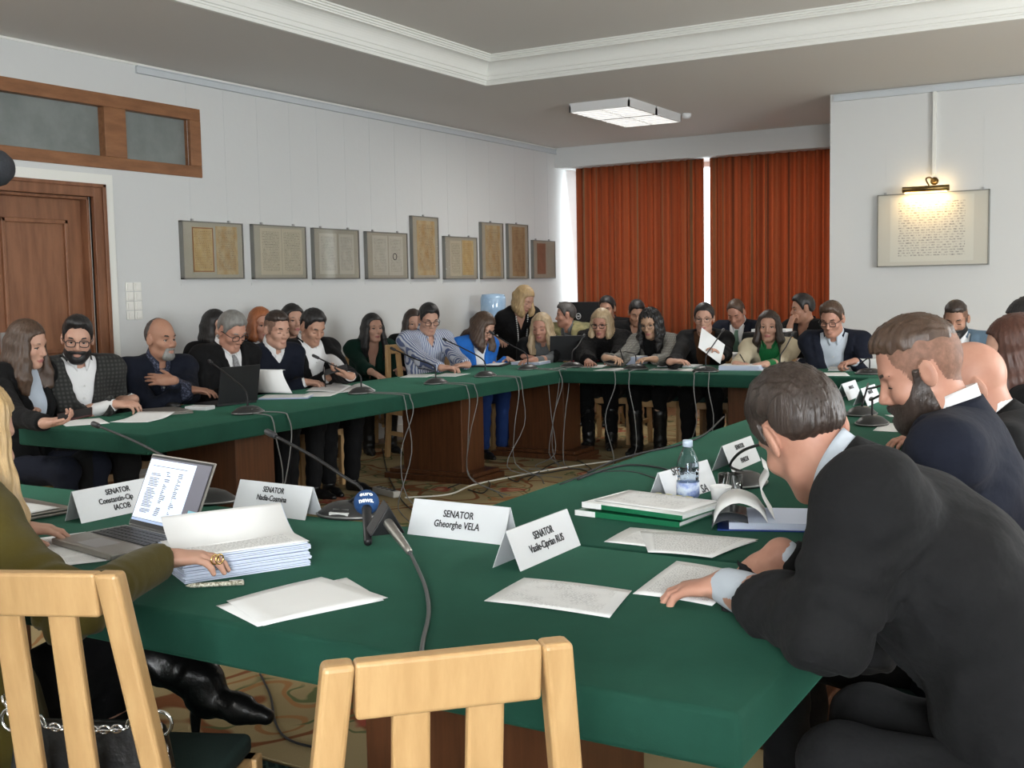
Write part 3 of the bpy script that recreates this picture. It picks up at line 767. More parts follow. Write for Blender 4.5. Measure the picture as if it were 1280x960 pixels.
def cloth_mat(name, color, var=None, rough=.85, sheen=0.03, bump=(9, .35, .02)):
    return mat(name, color, rough, spec=.12, sheen=sheen, sheen_tint=(.5, .5, .5), bump=bump, **({'var': var} if var else {}))

def person(label, head, face, hands=(None, None), torso=None, cat='person', pitch=10, roll=0, woman=False, skin='fair', hair=None, hairstyle='short', beard=None, brow=True,
           top=None, shirt=None, tie=None, vdepth=.30, vw=.062, legs=None, shoes=None, glasses=None, build=1.0, lod=1, hs=1.0, pose=('rest', 'rest'), seat_z=.50, stand=False,
           knees=None, feet=None, elbow_out=(0, 0), lap=False, sleeve=1.0, chair_lab=None, chair_dx=0.0, fringe=.070, twist=0, skirt=False, back_lean=None, hair_len=.30, hair_fn=None,
           lean_side=0.0, sweater=False, hand_dir=(None, None), eyes_open=None, name='person', shoulder=None, sleeves_bare=False, palm=(None, None), neck_up=0.0, closed=False, hairpos=None, arm_r=1.0, elbows=(None, None), neck_off=(.028, .072), extra=None):
    """head: world position of the head's centre; face/torso: world directions in degrees; hands: world wrist points (left, right)"""
    torso = face if torso is None else torso
    sc = hs
    hl = {1: 1.0, 2: .8, 3: .55}[lod]
    # ---- frames, world then local
    H = V3(*head); ta = R3(torso); fw = V3(math.cos(ta), math.sin(ta), 0)
    L_sp = (.50 if woman else .53)
    rt_w = V3(fw[1], -fw[0], 0)
    fa = R3(face); hf = V3(math.cos(fa), math.sin(fa), 0); hr = V3(hf[1], -hf[0], 0)
    pr = R3(pitch); hfw = hf * math.cos(pr) - V3(0, 0, 1) * math.sin(pr); hup = np.cross(hr, hfw)
    if roll: hr2 = rot_axis(hr, hfw, R3(roll)); hup = rot_axis(hup, hfw, R3(roll)); hr = hr2
    RhW = np.stack([hr, hfw, hup], 1)
    K = H + sc * (RhW @ V3(0, -.022, -.075))
    Nk = K + V3(0, 0, -neck_off[1] - neck_up) - fw * neck_off[0]
    if stand:
        hip = V3(*stand)
    else:
        dz = Nk[2] - seat_z
        hz = math.sqrt(max(L_sp ** 2 - dz ** 2, .0016)) if back_lean is None else back_lean
        hip = Nk - fw * hz - rt_w * lean_side; hip[2] = seat_z
    base = V3(hip[0], hip[1], 0)
    rz = ta - PI / 2; cz, sz = math.cos(rz), math.sin(rz)
    Wm = np.array([[cz, -sz, 0], [sz, cz, 0], [0, 0, 1]])
    to = lambda p: Wm.T @ (V3(*p) - base)
    td = lambda v: Wm.T @ V3(*v)
    root = empty(name, tuple(base), rz, label, cat, None)
    Rh = Wm.T @ RhW; Hc = to(H); K = to(K); N = to(Nk); hp = to(hip)
    hd = lambda x, y, z: Hc + sc * (Rh @ V3(x, y, z))
    su = nrm(N - hp); L = np.linalg.norm(N - hp)
    tr = V3(1, 0, 0)
    if twist: tr = V3(math.cos(R3(twist)), math.sin(R3(twist)), 0)
    tf = nrm(np.cross(su, tr)); tr = nrm(np.cross(tf, su)); Rt = np.stack([tr, tf, su], 1)
    sw = (.165 if woman else .192) if shoulder is None else shoulder
    hump = -.03 * max(0, 1 - su[2]) * 3
    mid = lambda t, f=0.0: hp + su * (L * t) + tf * (f + hump * math.sin(PI * t))
    b_ = build
    arms = []; A = {}
    S = {}
    for s_, nm in ((-1, 'l'), (1, 'r')): S[nm] = N + tr * s_ * sw - su * .040 + tf * .005
    # ---- primitives
    T = []
    bw = .93 if woman else 1.0
    T.append(Ell(mid(.03), (.170 * b_, .125 * b_, .115), Rt, .05))
    T.append(Ell(mid(.30, .008 * b_ if b_ > 1.05 else 0), (.142 * bw * b_, .105 * b_ ** 1.4, .15), Rt, .06))
    T.append(Ell(mid(.66, -.004), (.160 * bw * b_, .112 * b_, .185), Rt, .06))
    T.append(Ell(mid(.86, -.02), (.150 * bw, .085, .10), Rt, .05))
    T.append(Cone(S['l'] - tr * -.02, S['r'] - tr * .02, .058 * bw, .058 * bw, .05))
    for nm in 'lr': T.append(Cone(N + su * .0 - tf * .014, S[nm] + su * .012, .040, .046 * bw, .045))
    if woman:
        for s_ in (-1, 1): T.append(Ell(mid(.64, .075) + tr * s_ * .068, (.066, .06, .068), Rt, .04))
    la = (.27 if woman else .295); lf = (.225 if woman else .25)
    AR = {'l': [], 'r': []}; HAND = {'l': [], 'r': []}; wr = {}; FA = {}
    hk = .93 if woman else 1.0
    for i, nm in enumerate('lr'):
        s_ = -1 if nm == 'l' else 1
        w = hands[i]
        if w is None: w = hp + V3(s_ * .10, .33, .10) if not lap else hp + V3(s_ * .05, .30, .12)
        else: w = to(w)
        wr[nm] = w; d = w - S[nm]; D = np.linalg.norm(d); ll, lff = la, lf
        if D > (ll + lff) * .985:
            q = D / ((ll + lff) * .985); ll *= q; lff *= q
        if D < abs(ll - lff) + .05: D = abs(ll - lff) + .05
        a_ = (ll * ll - lff * lff + D * D) / (2 * D); hh = math.sqrt(max(ll * ll - a_ * a_, 0))
        dn = nrm(d); pole = V3(s_ * (.26 + elbow_out[i]), -.25, -.9); pole = nrm(pole - dn * (pole @ dn))
        El = S[nm] + dn * a_ + pole * hh
        if elbows[i] is not None: El = to(elbows[i])
        FA[nm] = (S[nm], El, w)
        ar = bw * (1 + (b_ - 1) * .5) * arm_r
        AR[nm] = [Cone(S[nm], El, .052 * ar, .043 * ar, .03), Cone(El, El + (w - El) * .45, .043 * ar, .040 * ar, .025), Cone(El + (w - El) * .45, w, .040 * ar, .0265 * ar, .02)]
        # hand
        fd = nrm(w - El); hdv = hand_dir[i]
        if hdv is not None: fd = nrm(td(hdv))
        else: fd = nrm(V3(fd[0], fd[1], min(max(fd[2], -.25), .3)))
        up = V3(0, 0, 1.0) if palm[i] is None else td(palm[i])
        bk = nrm(up - fd * (up @ fd)); th = np.cross(bk, fd) if nm == 'r' else np.cross(fd, bk)
        ps = pose[i]; cu = {'rest': .55, 'flat': .15, 'grip': 1.15, 'pen': .95, 'clasp': .85, 'fist': 1.35, 'hold': .75}[ps]
        Rhnd = np.stack([th, fd, bk], 1)
        P = HAND[nm]
        P.append(Ell(w + fd * .047 * hk, V3(.037, .054, .0155) * hk, Rhnd, .012))
        P.append(Cone(w - fd * .01, w + fd * .03 * hk, .0235 * hk, .019 * hk, .02))
        for fi in range(4):
            o0 = w + fd * (.086, .091, .087, .077)[fi] * hk + th * (.027, .0092, -.0085, -.0255)[fi] * hk - bk * (.002, 0, .001, .004)[fi]
            dirv = nrm(fd + th * (.10, .03, -.04, -.12)[fi]); ln = (.070, .078, .073, .057)[fi] * hk; c_ = cu * (1 + .08 * fi)
            if ps == 'pen' and fi == 0: c_ = .6
            r0 = .0088 * hk
            P.append(Cone(o0 - fd * .03 * hk, o0, r0 * 1.05, r0 * 1.08, .008))
            for sg, (fr, bend) in enumerate(((.45, .55), (.30, .75), (.25, .5))):
                dirv = rot_axis(dirv, th, c_ * bend if nm == 'r' else -c_ * bend)
                if (dirv @ bk) > .4: dirv = dirv
                o1 = o0 + dirv * ln * fr
                P.append(Cone(o0, o1, r0 * (1.0, .95, .88)[sg], r0 * (.95, .88, .74)[sg], .0035)); o0 = o1
        t0 = w + fd * .022 * hk + th * .024 * hk - bk * .004; tdv = nrm(fd * .75 + th * .75 - bk * (.25 + .2 * cu))
        t1 = t0 + tdv * .042 * hk; td2 = nrm(tdv + fd * .5 - th * .35 * cu); t2 = t1 + td2 * .030 * hk; t3 = t2 + nrm(td2 - th * .2 * cu) * .024 * hk
        P += [Cone(t0, t1, .0145 * hk, .0112 * hk, .012), Cone(t1, t2, .0105 * hk, .0095 * hk, .004), Cone(t2, t3, .0095 * hk, .0075 * hk, .003)]
    # legs
    LG = {}; ft = {}
    for i, nm in enumerate('lr'):
        s_ = -1 if nm == 'l' else 1
        h0 = hp + V3(s_ * .088, .0, -.01)
        if stand: kn, an = hp + V3(s_ * .09, .03, -.42), hp + V3(s_ * .09, .0, 0); an = V3(an[0], an[1], .085); fdir = V3(s_ * .1, 1, 0)
        else:
            kn = hp + V3(s_ * .11, .43, .02); an = V3(s_ * .10, .40, .085); an = V3(hp[0] + an[0], hp[1] + an[1], .085); fdir = V3(s_ * .15, 1, 0)
        if knees is not None and knees[i] is not None: kn = to(knees[i])
        if feet is not None and feet[i] is not None:
            an = to(feet[i][0])
            if len(feet[i]) > 1: fdir = to(feet[i][1]) - an
        LG[nm] = [Cone(h0, kn, .088 * (1 + (b_ - 1) * .7), .060, .04), Cone(kn, kn + (an - kn) * .35, .060, .058, .03), Cone(kn + (an - kn) * .35, an, .058, .038, .03)]
        ft[nm] = (kn, an, nrm(fdir))
    # head
    jw = .93 if woman else 1.0
    fh = 1.0
    HP = [Ell(hd(0, -.012, .032), V3(.074, .094, .093) * sc, Rh, .02), Ell(hd(0, .022, -.045), V3(.056 * jw, .062, .067) * sc, Rh, .035), Ell(hd(0, .064, -.097), V3(.021 * jw, .02, .017) * sc, Rh, .03)]
    for s_ in (-1, 1):
        HP.append(Ell(hd(s_ * .041 * jw, .052, -.028), V3(.024, .024, .022) * sc, Rh, .02))
        HP.append(Cone(hd(s_ * .05 * jw, -.0, -.075), hd(s_ * .018, .06, -.10), .014 * sc, .014 * sc, .03))
    HP.append(Ell(hd(0, .066, .024), V3(.052, .017, .012) * sc, Rh, .02))
    EYE = [Ell(hd(s_ * .032, .084, -.001), V3(.0175, .012, .0115) * sc, Rh, .012) for s_ in (-1, 1)]
    NO = [Cone(hd(0, .076, .012), hd(0, .100, -.031), .0085 * sc, .0108 * sc, .012), Ell(hd(.0115, .091, -.036), V3(.0085, .011, .007) * sc, Rh, .007), Ell(hd(-.0115, .091, -.036), V3(.0085, .011, .007) * sc, Rh, .007),
          Cone(hd(0, .076, -.045), hd(0, .074, -.062), .013 * sc, .014 * sc, .015), Ell(hd(0, .0835, -.0655), V3(.0235, .009, .0052) * sc, Rh, .006), Ell(hd(0, .0825, -.0755), V3(.019, .009, .006) * sc, Rh, .006)]
    EAR = []; EARS = []
    for s_ in (-1, 1):
        Re = Rh @ np.array([[math.cos(.35 * s_), -math.sin(.35 * s_), 0], [math.sin(.35 * s_), math.cos(.35 * s_), 0], [0, 0, 1]])
        EAR.append(Ell(hd(s_ * .0775, -.014, -.004), V3(.0085, .0195, .033) * sc, Re, .006)); EARS.append(Ell(hd(s_ * .0875, -.008, .000), V3(.006, .011, .018) * sc, Re, .004))
    NECK = [Cone(hd(0, -.020, -.055), N + tf * .005 + su * .01, (.046 if woman else .054) * sc, (.048 if woman else .056), .02), Cone(N + su * .02, mid(.84, -.02), .058, .08, .04)]
    # ---- body mesh (one continuous surface)
    allp = T + AR['l'] + AR['r'] + HAND['l'] + HAND['r'] + LG['l'] + LG['r'] + HP + NECK
    lo = np.min([p.box(.02)[0] for p in allp], 0); hi = np.max([p.box(.02)[1] for p in allp], 0)
    lo = lo - .02; hi = hi + .03; lo[2] = max(lo[2], .01)
    hfz = {1: .0065, 2: .0048, 3: .0034}[lod]; cz_ = {1: .014, 2: .012, 3: .010}[lod]
    fine = [(Hc - .135 * sc, Hc + .145 * sc, hfz)]
    if lod > 1:
        for nm in 'lr':
            b0 = np.min([p.box(.0)[0] for p in HAND[nm]], 0); b1 = np.max([p.box(.0)[1] for p in HAND[nm]], 0); fine.append((b0 - .005, b1 + .005, hfz))
    else:
        for nm in 'lr':
            b0 = np.min([p.box(.0)[0] for p in HAND[nm]], 0); b1 = np.max([p.box(.0)[1] for p in HAND[nm]], 0); fine.append((b0, b1, .0062))
    F = Field(lo, hi, cz_, fine)
    for p in T: F.add(p, -.010)
    for nm in 'lr':
        for p in LG[nm]: F.add(p, -.010)
        kn, an, fd = ft[nm]; F.add(Cone(an - fd * .0 + V3(0, 0, -.025), an + fd * .09 + V3(0, 0, -.04), .026, .018, .02))
        for p in AR[nm]: F.add(p, -.003)
    for p in NECK + HP: F.add(p)
    for p in EYE: F.sub(p)
    for p in NO: F.add(p)
    for p in EAR: F.add(p)
    for p in EARS: F.sub(p)
    closed = closed or (pitch > 17 if eyes_open is None else not eyes_open)
    for s_ in (-1, 1):      # lids
        F.add(Ell(hd(s_ * .032, .0635, .0025 if not closed else -.001), V3(.0165, .0115, .0095 if not closed else .0125) * sc, Rh, .003))
        if not closed: F.sub(Ell(hd(s_ * .032, .077, -.0035), V3(.0135, .008, .0048) * sc, Rh, .002))
    for nm in 'lr':
        for p in HAND[nm]: F.add(p)
    RhT = Rh.T
    def bodymat(c):
        q = (c - Hc) @ Rh / sc
        m_ = np.zeros(len(c), int)
        if hairstyle == 'fade':
            g = np.interp(q[:, 1], [-.12, -.085, -.06, -.042, -.036, -.002, .004, .020, .030, .048, .062, .12], [-.062, -.060, -.045, -.030, .020, .020, -.03, -.03, .012, .040, .2, .2])
            m_[(q[:, 2] > g) & (np.abs(q[:, 0]) < .0815)] = 2
        lip = ((q[:, 0] / .0235) ** 2 + ((q[:, 2] + .0705) / (.0100 if woman else .008)) ** 2 < 1) & (q[:, 1] > .065); m_[lip] = 1
        return m_
    MS = skin_mat(skin); ML = lip_mat((0.36, 0.125, 0.115) if woman else (0.40, 0.205, 0.155))
    F.mesh('body', [MS, ML] + ([scalp_mat(skin, hair)] if hairstyle == 'fade' else []), smooth=1, decim=hl * .55 if lod < 3 else .8, matfn=bodymat, parent=root)
    # ---- eyes
    e = MB()
    M_eye = mat('eye_white', (0.5, 0.48, 0.46), .25); M_iris = mat('iris_dark', (0.02, 0.014, 0.01), .2)
    if not closed:
        RM = Matrix([[*Rh[0]], [*Rh[1]], [*Rh[2]]])
        for s_ in (-1, 1):
            eb = MB(); c_ = hd(s_ * .032, .0635, -.002)
            eb.lathe([(.0, -.0112), (.006, -.0095), (.0105, -.004), (.0112, 0), (.0105, .004), (.0085, .0075), (.0058, .0098)], 14, c_, (RM @ Matrix.Rotation(-PI / 2, 3, 'X')).to_4x4())
            eb.cur = 1; eb.lathe([(.0062, .0094), (.005, .0106), (.002, .0114), (.0, .0115)], 14, c_, (RM @ Matrix.Rotation(-PI / 2, 3, 'X')).to_4x4())
            eb.build('eye', [M_eye, M_iris], root, smooth=True)
    for s_ in (-1, 1):
        lsh = MB(); zz = .0015 if not closed else -.0075
        lsh.tube([tuple(hd(s_ * .0175, .0715, zz - .002)), tuple(hd(s_ * .026, .0762, zz + .001)), tuple(hd(s_ * .036, .0755, zz + .001)), tuple(hd(s_ * .0475, .067, zz - .002))], .0019 if not woman else .0027, 6)
        lsh.build('eyelashes', mat('lash_dark', (0.012, 0.009, 0.008), .7), root)
    MH = hair_mat(hair) if hair else None
    if brow:
        MBr = hair_mat(brow if isinstance(brow, str) else ('darkbrown' if hair in ('blonde', 'ash', 'goldblonde', 'auburn', 'brown') else (hair or 'brown')))
        th_ = .0034 if woman else .0052
        for s_ in (-1, 1):
            br = MB(); br.tube([tuple(hd(s_ * .013, .0815, .019)), tuple(hd(s_ * .027, .0815, .0245)), tuple(hd(s_ * .041, .0750, .0255)), tuple(hd(s_ * .053, .0630, .020))], [th_ * .8, th_, th_, th_ * .4], 6)
            br.build('eyebrow', MBr, root, smooth=True)
    # ---- hair
    if hairstyle and hair:
        hres = {1: .0062, 2: .005, 3: .0034}[lod]
        def loc3(X, Y, Z):
            x, y, z = X - Hc[0], Y - Hc[1], Z - Hc[2]
            return [(x * Rh[0, i] + y * Rh[1, i] + z * Rh[2, i]) / sc for i in range(3)]
        st = hairstyle
        if st in ('short', 'fade', 'bald', 'quiff', 'thin'):
            Fh = Field(Hc - .16 * sc, Hc + .17 * sc, hres)
            ed = {'short': .010, 'fade': .005, 'bald': .0025, 'quiff': .008, 'thin': .006}[st]
            Fh.add(Ell(hd(0, -.012, .032), V3(.074, .094, .093) * sc + ed, Rh, .01))
            if st in ('short', 'quiff'):
                Fh.add(Ell(hd(0, .008, .064), V3(.070, .086, .074) * sc, Rh, .02))
            if st == 'quiff': Fh.add(Ell(hd(.01, .045, .105), V3(.052, .045, .033) * sc, Rh, .02))
            if st == 'fade': Fh.add(Ell(hd(0, .004, .068), V3(.066, .088, .066) * sc, Rh, .012))
            ys = [-.12, -.085, -.06, -.042, -.036, -.002, .004, .020, .030, .048, .062, .12]
            zc = [-.062, -.060, -.045, -.030, .026, .026, -.022, -.022, .012, .040, fringe, fringe + .006]
            if st == 'bald': zc = [-.055, -.05, -.04, -.028, .028, .028, .03, .2, .2, .2, .2, .2]
            def cut(X, Y, Z):
                x, y, z = loc3(X, Y, Z); g = np.interp(y, ys, zc) - z + (.0035 * np.sin(x * 130 + 40 * y) + .002 * np.sin(x * 310)) * (y > .03)
                if st == 'bald': g = np.maximum(g, np.minimum(z - .035, .02 + y))
                return g * sc
            if st == 'fade':
                Fh.keep(lambda X, Y, Z: (lambda q: (np.interp(q[1], [-.12, -.06, 0, .05, .075], [.026, .034, .042, .050, .066]) + .003 * np.sin(q[0] * 170) - q[2]) * sc)(loc3(X, Y, Z)), .012 * sc)
                Fh.mod(lambda X, Y, Z: (lambda q: .012 * (1 - np.clip((q[2] - np.interp(q[1], [-.12, -.06, 0, .05, .075], [.026, .034, .042, .050, .060])) / .040, 0, 1)) * (q[1] < .06))(loc3(X, Y, Z)))
            Fh.keep(cut, .004 * sc)
            Fh.mod(lambda X, Y, Z: (lambda q: (ed + .004) * .9 * (1 - np.clip((q[2] - np.interp(q[1], ys, zc)) / .032, .12, 1)))(loc3(X, Y, Z)))
            amp = .0010 if lod < 3 else .0013
            def tuft(X, Y, Z):
                q = loc3(X, Y, Z); ph = np.arctan2(q[0], q[1] * .5 + .12)
                return -amp * (np.sin(ph * 47 + 11 * q[1] * 6 + 2.5 * np.sin(q[2] * 47 + q[1] * 31)) + .8 * np.sin(ph * 83 + 2 * np.sin(q[1] * 90) + q[2] * 40) + .9 * np.sin(q[1] * 120 + 3 * np.sin(ph * 9) + q[2] * 60))
            Fh.mod(tuft)
            Fh.mesh('hair', MH, smooth=1, decim=.7, parent=root)
        else:
            # long styles: cap plus strands falling past the shoulders
            ends = hair_len
            lo_ = Hc + V3(-.26, -.26, -ends - .14); hi_ = Hc + V3(.26, .26, .18)
            Fh = Field(lo_, hi_, hres * 1.12)
            Fh.add(Ell(hd(0, -.014, .036), V3(.083, .102, .097) * sc, Rh, .01))
            ys = [-.13, -.05, -.02, .0, .02, .045, .064, .12]
            zc = [-.085, -.085, -.07, -.03, .0, .045, fringe, fringe + .01]
            if st in ('bun', 'updo'): ys = [-.12, -.085, -.06, -.042, -.036, -.002, .004, .020, .030, .048, .062, .12]; zc = [-.065, -.062, -.045, -.03, .024, .024, -.0, .0, .02, .045, fringe, fringe + .006]
            Fh.keep(lambda X, Y, Z: (lambda q: (np.interp(q[1], ys, zc) - q[2]) * sc)(loc3(X, Y, Z)), .008)
            if st in ('bun', 'updo'):
                Fh.add(Ell(hd(0, -.10, .075) if st == 'bun' else hd(0, -.085, .06), V3(.045, .04, .045) * sc, Rh, .02))
            else:
                nS = 19
                for k in range(nS):
                    a = -1.0 + 2.0 * k / (nS - 1)      # -1 right-front ... 0 back ... 1 left-front
                    an = a * (2.05 if st != 'back' else 1.7)
                    x0, y0 = math.sin(an) * .078, -math.cos(an) * .098 - .006
                    if y0 > .03: y0 = .03 + (y0 - .03) * .4
                    p0 = hd(x0 * .80, y0 * .80, .065); p1 = hd(x0, y0, -.0)
                    side = abs(a)
                    out = Rh @ V3(math.sin(an) * (.012 + .02 * side), -math.cos(an) * .03, 0)
                    p2 = p1 + V3(0, 0, -.085 * sc) + out * .4
                    ln = ends * (1.0 - .12 * side) * (1 + .05 * math.sin(k * 5.3))
                    dr = out * 1.0
                    if st == 'bob': p3 = p1 + V3(0, 0, -ln) - out * .5
                    else:
                        p3 = p1 + V3(0, 0, -ln) + out * .7
                        # keep outside the chest and shoulders
                        q3 = (p3 - N) @ Rt
                        if q3[2] < .0:
                            if side > .55: p3 = p3 + tf * max(0, .13 - q3[1]) * (.8 if st != 'back' else -.9)
                            else: p3 = p3 - tf * max(0, .13 + q3[1])
                    wav = .010 if st == 'curly' else .002
                    pm = (p2 + p3) / 2 + out * .25
                    rr = .022 * sc
                    Fh.add(Cone(p0, p1, rr * .7, rr * .85, .02)); Fh.add(Cone(p1, p2, rr * .85, rr, .02)); Fh.add(Cone(p2, pm, rr, rr * .95, .02)); Fh.add(Cone(pm, p3, rr * .95, rr * .35, .02))
                # face opening stays free
                Fh.sub(Ell(hd(0, .085, -.02), V3(.052, .06, .085) * sc, Rh, .015))
            if hair_fn: hair_fn(Fh, hd, Rh)
            fq = 60 if st != 'curly' else 30; am = .0022 if st != 'curly' else .006
            Fh.mod(lambda X, Y, Z: (lambda q: -am * np.sin(np.arctan2(q[0], -q[1]) * fq * .5 + 2.2 * np.sin(q[2] * (16 if st != 'curly' else 48)) + (np.sin(q[2] * 75 + q[0] * 30) * 1.6 if st == 'curly' else 0)))(loc3(X, Y, Z)))
            Fh.mesh('hair', MH, smooth=1, decim=.6, parent=root)
    if beard:
        hres = {1: .0055, 2: .0042, 3: .003}[lod]
        Fb = Field(Hc - .15 * sc, Hc + .15 * sc, hres)
        eb = {'full': .0075, 'short': .0045, 'goatee': .0045, 'big': .013, 'stubble': .002}[beard[0]] * sc
        for p in HP[1:3] + [HP[4], HP[6]]: Fb.add(p, eb)
        if beard[0] != 'goatee': Fb.add(HP[0], eb * .45)
        Fb.add(Ell(hd(0, .085, -.054), V3(.027, .011, .007) * sc, Rh, .01)); Fb.add(Cone(hd(0, .076, -.045), hd(0, .074, -.062), .013 * sc, .014 * sc, .015), eb * .5)
        if beard[0] == 'goatee': ys = [-.03, .03, .05, .062, .074, .12]; zc = [-.3, -.3, -.11, -.082, -.047, -.047]
        else: ys = [-.02, -.004, .016, .022, .045, .062, .074, .12]; zc = [-.3, .012, .014, -.012, -.040, -.052, -.0465, -.046]
        def cutb(X, Y, Z):
            q = [((X - Hc[0]) * Rh[0, i] + (Y - Hc[1]) * Rh[1, i] + (Z - Hc[2]) * Rh[2, i]) / sc for i in range(3)]
            return np.maximum((q[2] - np.interp(q[1], ys, zc)), -.128 - q[2]) * sc
        Fb.keep(cutb, .004)
        Fb.sub(Ell(hd(0, .092, -.0705), V3(.0215, .02, .0085) * sc, Rh, .004))
        Fb.mod(lambda X, Y, Z: -.0012 * np.sin(X * 900) * np.sin(Y * 800 + Z * 500))
        Fb.mesh('beard', hair_mat(beard[1]), smooth=1, decim=.8, parent=root)
    if glasses:
        g = MB(); gr = .0016 if glasses == 'thin' else .0026
        for s_ in (-1, 1):
            rp = []
            for k in range(17):
                a = 2 * PI * k / 16; cx_, sx_ = math.cos(a), math.sin(a)
                rp.append(tuple(hd(s_ * .034 + .0245 * math.copysign(abs(cx_) ** .65, cx_), .0935 - (.0245 * cx_ + .0245) * .12, -.004 + .0185 * math.copysign(abs(sx_) ** .7, sx_))))
            g.tube(rp, gr * sc, 6, caps=False)
            g.tube([tuple(hd(s_ * .0585, .0885, .003)), tuple(hd(s_ * .073, .07, .005)), tuple(hd(s_ * .0815, .0, .006)), tuple(hd(s_ * .080, -.02, -.006))], gr * .9, 6)
        g.tube([tuple(hd(-.010, .0935, .002)), tuple(hd(0, .097, .005)), tuple(hd(.010, .0935, .002))], gr, 6)
        go = g.build('glasses', mat('glasses_frame', (0.015, 0.012, 0.012) if glasses != 'thin' else (0.10, 0.08, 0.06), .3), root, smooth=True)
    # ---- clothes
    cres = {1: .0125, 2: .010, 3: .0085}[lod]
    ctop = top
    def upper(e_t, e_a, infl_pelvis=0.0):
        prs = T + [p for nm in 'lr' for p in AR[nm]]
        lo2 = np.min([p.box(.05)[0] for p in prs], 0) - .03; hi2 = np.max([p.box(.05)[1] for p in prs], 0) + .03
        G = Field(lo2, hi2, cres)
        for i, p in enumerate(T): G.add(p, e_t + (infl_pelvis if i == 0 else 0))
        return G
    fw_l = V3(0, 1, 0)
    def tcoord(X, Y, Z):
        x, y, z = X - N[0], Y - N[1], Z - N[2]
        return [x * Rt[0, i] + y * Rt[1, i] + z * Rt[2, i] for i in range(3)]
    neck_cut = Cone(N - su * .02 + tf * .004, hd(0, -.005, -.05), .062 if not woman else .055, .060 if not woman else .054, .015)
    def folds(q, amp):
        return -amp * (np.sin(q[2] * 55 + 3.0 * np.sin(q[0] * 13 + q[1] * 9)) * np.sin(q[0] * 17 + q[1] * 21 + 1.3) )
    if top:
        kind, TM = top
        e_t, e_a = {'jacket': (.019, .012), 'sweater': (.012, .012), 'shirt': (.011, .012), 'blouse': (.009, .010), 'dress': (.007, .006), 'coat': (.035, .030), 'fur': (.055, .04)}[kind]
        G = upper(e_t, e_a, .012)
        for nm in 'lr':
            s0, el, w0 = FA[nm]; ar = bw * (1 + (b_ - 1) * .5) * arm_r
            we = el + (w0 - el) * (.955 if kind != 'shirt' else .90) * sleeve
            fdv = nrm(w0 - el); wq = el + (w0 - el) * (.965 if kind != 'shirt' else .92) * sleeve; rs_ = .031 * ar + e_a + .012
            G.add(Sleeve(Cone(s0, el, .055 * ar + e_a, .046 * ar + e_a), Cone(el, we + fdv * .03, .045 * ar + e_a, .031 * min(ar, 1.12) + e_a), wq, fdv))
            if kind == 'jacket' and not stand and nm == 'r':
                G.add(Cone(mid(.25), hp - su * .01 - fw_l * .01, .135 * b_, .165 * b_, .06)); G.add(Cone(hp + V3(-.06, .0, -.02), hp + V3(.06, .0, -.02), .125 * b_, .125 * b_, .05)); G.keep(lambda X, Y, Z: (hp[2] - .085) - Z + 0 * X + 0 * Y, .01)
            if kind == 'jacket': G.add(Cone(s0 + su * .022 - tr * (-.02 if nm == 'l' else .02) * 1, s0 + su * .018 + tr * (-.012 if nm == 'l' else .012), .045 * ar, .042 * ar, .03))
        if kind in ('jacket', 'coat'):
            vd, w0_ = vdepth, vw
            def Wd(u): return np.clip(w0_ * (1 + u / vd), -.02, w0_ * 1.15)
            G.mod(lambda X, Y, Z: (lambda q: -.009 * (np.clip((np.abs(q[0]) - Wd(q[2])) / .004, 0, 1) * np.clip((Wd(q[2]) + .05 * np.clip(1.2 + q[2] / vd, 0, 1) + .004 - np.abs(q[0])) / .004, 0, 1) * (q[1] > .02) * (q[2] > -vd) * (q[2] < .05)))(tcoord(X, Y, Z)))
            G.mod(lambda X, Y, Z: (lambda q: -np.minimum(0, np.maximum(np.abs(q[0]) - Wd(q[2]), np.maximum(-(q[1] - .015), -(q[2] + vd)))) * 1.0)(tcoord(X, Y, Z)) * 0)
            def vcut(X, Y, Z):
                q = tcoord(X, Y, Z)
                return -np.maximum(np.abs(q[0]) - Wd(q[2]), np.maximum(.012 - q[1], -vd - q[2]))
            G.keep(vcut, .004)
        elif vdepth and kind in ('blouse', 'dress', 'sweater', 'shirt'):
            vd, w0_ = vdepth, vw
            G.keep(lambda X, Y, Z: (lambda q: -np.maximum(np.abs(q[0]) - np.clip(w0_ * (1 + q[2] / vd), -.02, .09), np.maximum(.02 - q[1], -vd - q[2])))(tcoord(X, Y, Z)), .004)
        G.sub(neck_cut, .004)
        if kind == 'fur':
            pr_ = None
            for k in range(15):
                a = -2.75 + 5.5 * k / 14
                p = N + tr * math.sin(a) * .078 - tf * (math.cos(a) * .078 - .01) + su * (.06 * max(0, math.cos(a * .5)) + .0)
                if pr_ is not None: G.add(Cone(pr_, p, .05, .05, .012))
                pr_ = p
        if lod > 1:
            for nm in 'lr':
                el = FA[nm][1]; s0 = FA[nm][0]
                for c0, rad, am in ((el, .12, .0085 if lod == 3 else .004), (s0 * .75 + hp * .25, .13, .004)):
                    def crease(X, Y, Z, c0=c0, rad=rad, am=am):
                        r_ = np.sqrt((X - c0[0]) ** 2 + (Y - c0[1]) ** 2 + (Z - c0[2] + .05) ** 2)
                        return -am * np.sin(r_ * 150 + 3 * np.sin(X * 22 + 1) + 2 * np.sin(Z * 19)) * np.exp(-((X - c0[0]) ** 2 + (Y - c0[1]) ** 2 + (Z - c0[2]) ** 2) / rad ** 2)
                    G.mod(crease)
        fa_ = {'jacket': .0035, 'shirt': .0035, 'sweater': .003, 'blouse': .003, 'coat': .005, 'dress': .002, 'fur': .009}[kind]
        if kind == 'fur': G.mod(lambda X, Y, Z: -.006 * np.sin(X * 210 + 3 * np.sin(Z * 60)) * np.sin(Y * 190) * np.sin(Z * 170 + X * 40))
        G.mod(lambda X, Y, Z: folds(tcoord(X, Y, Z), fa_))
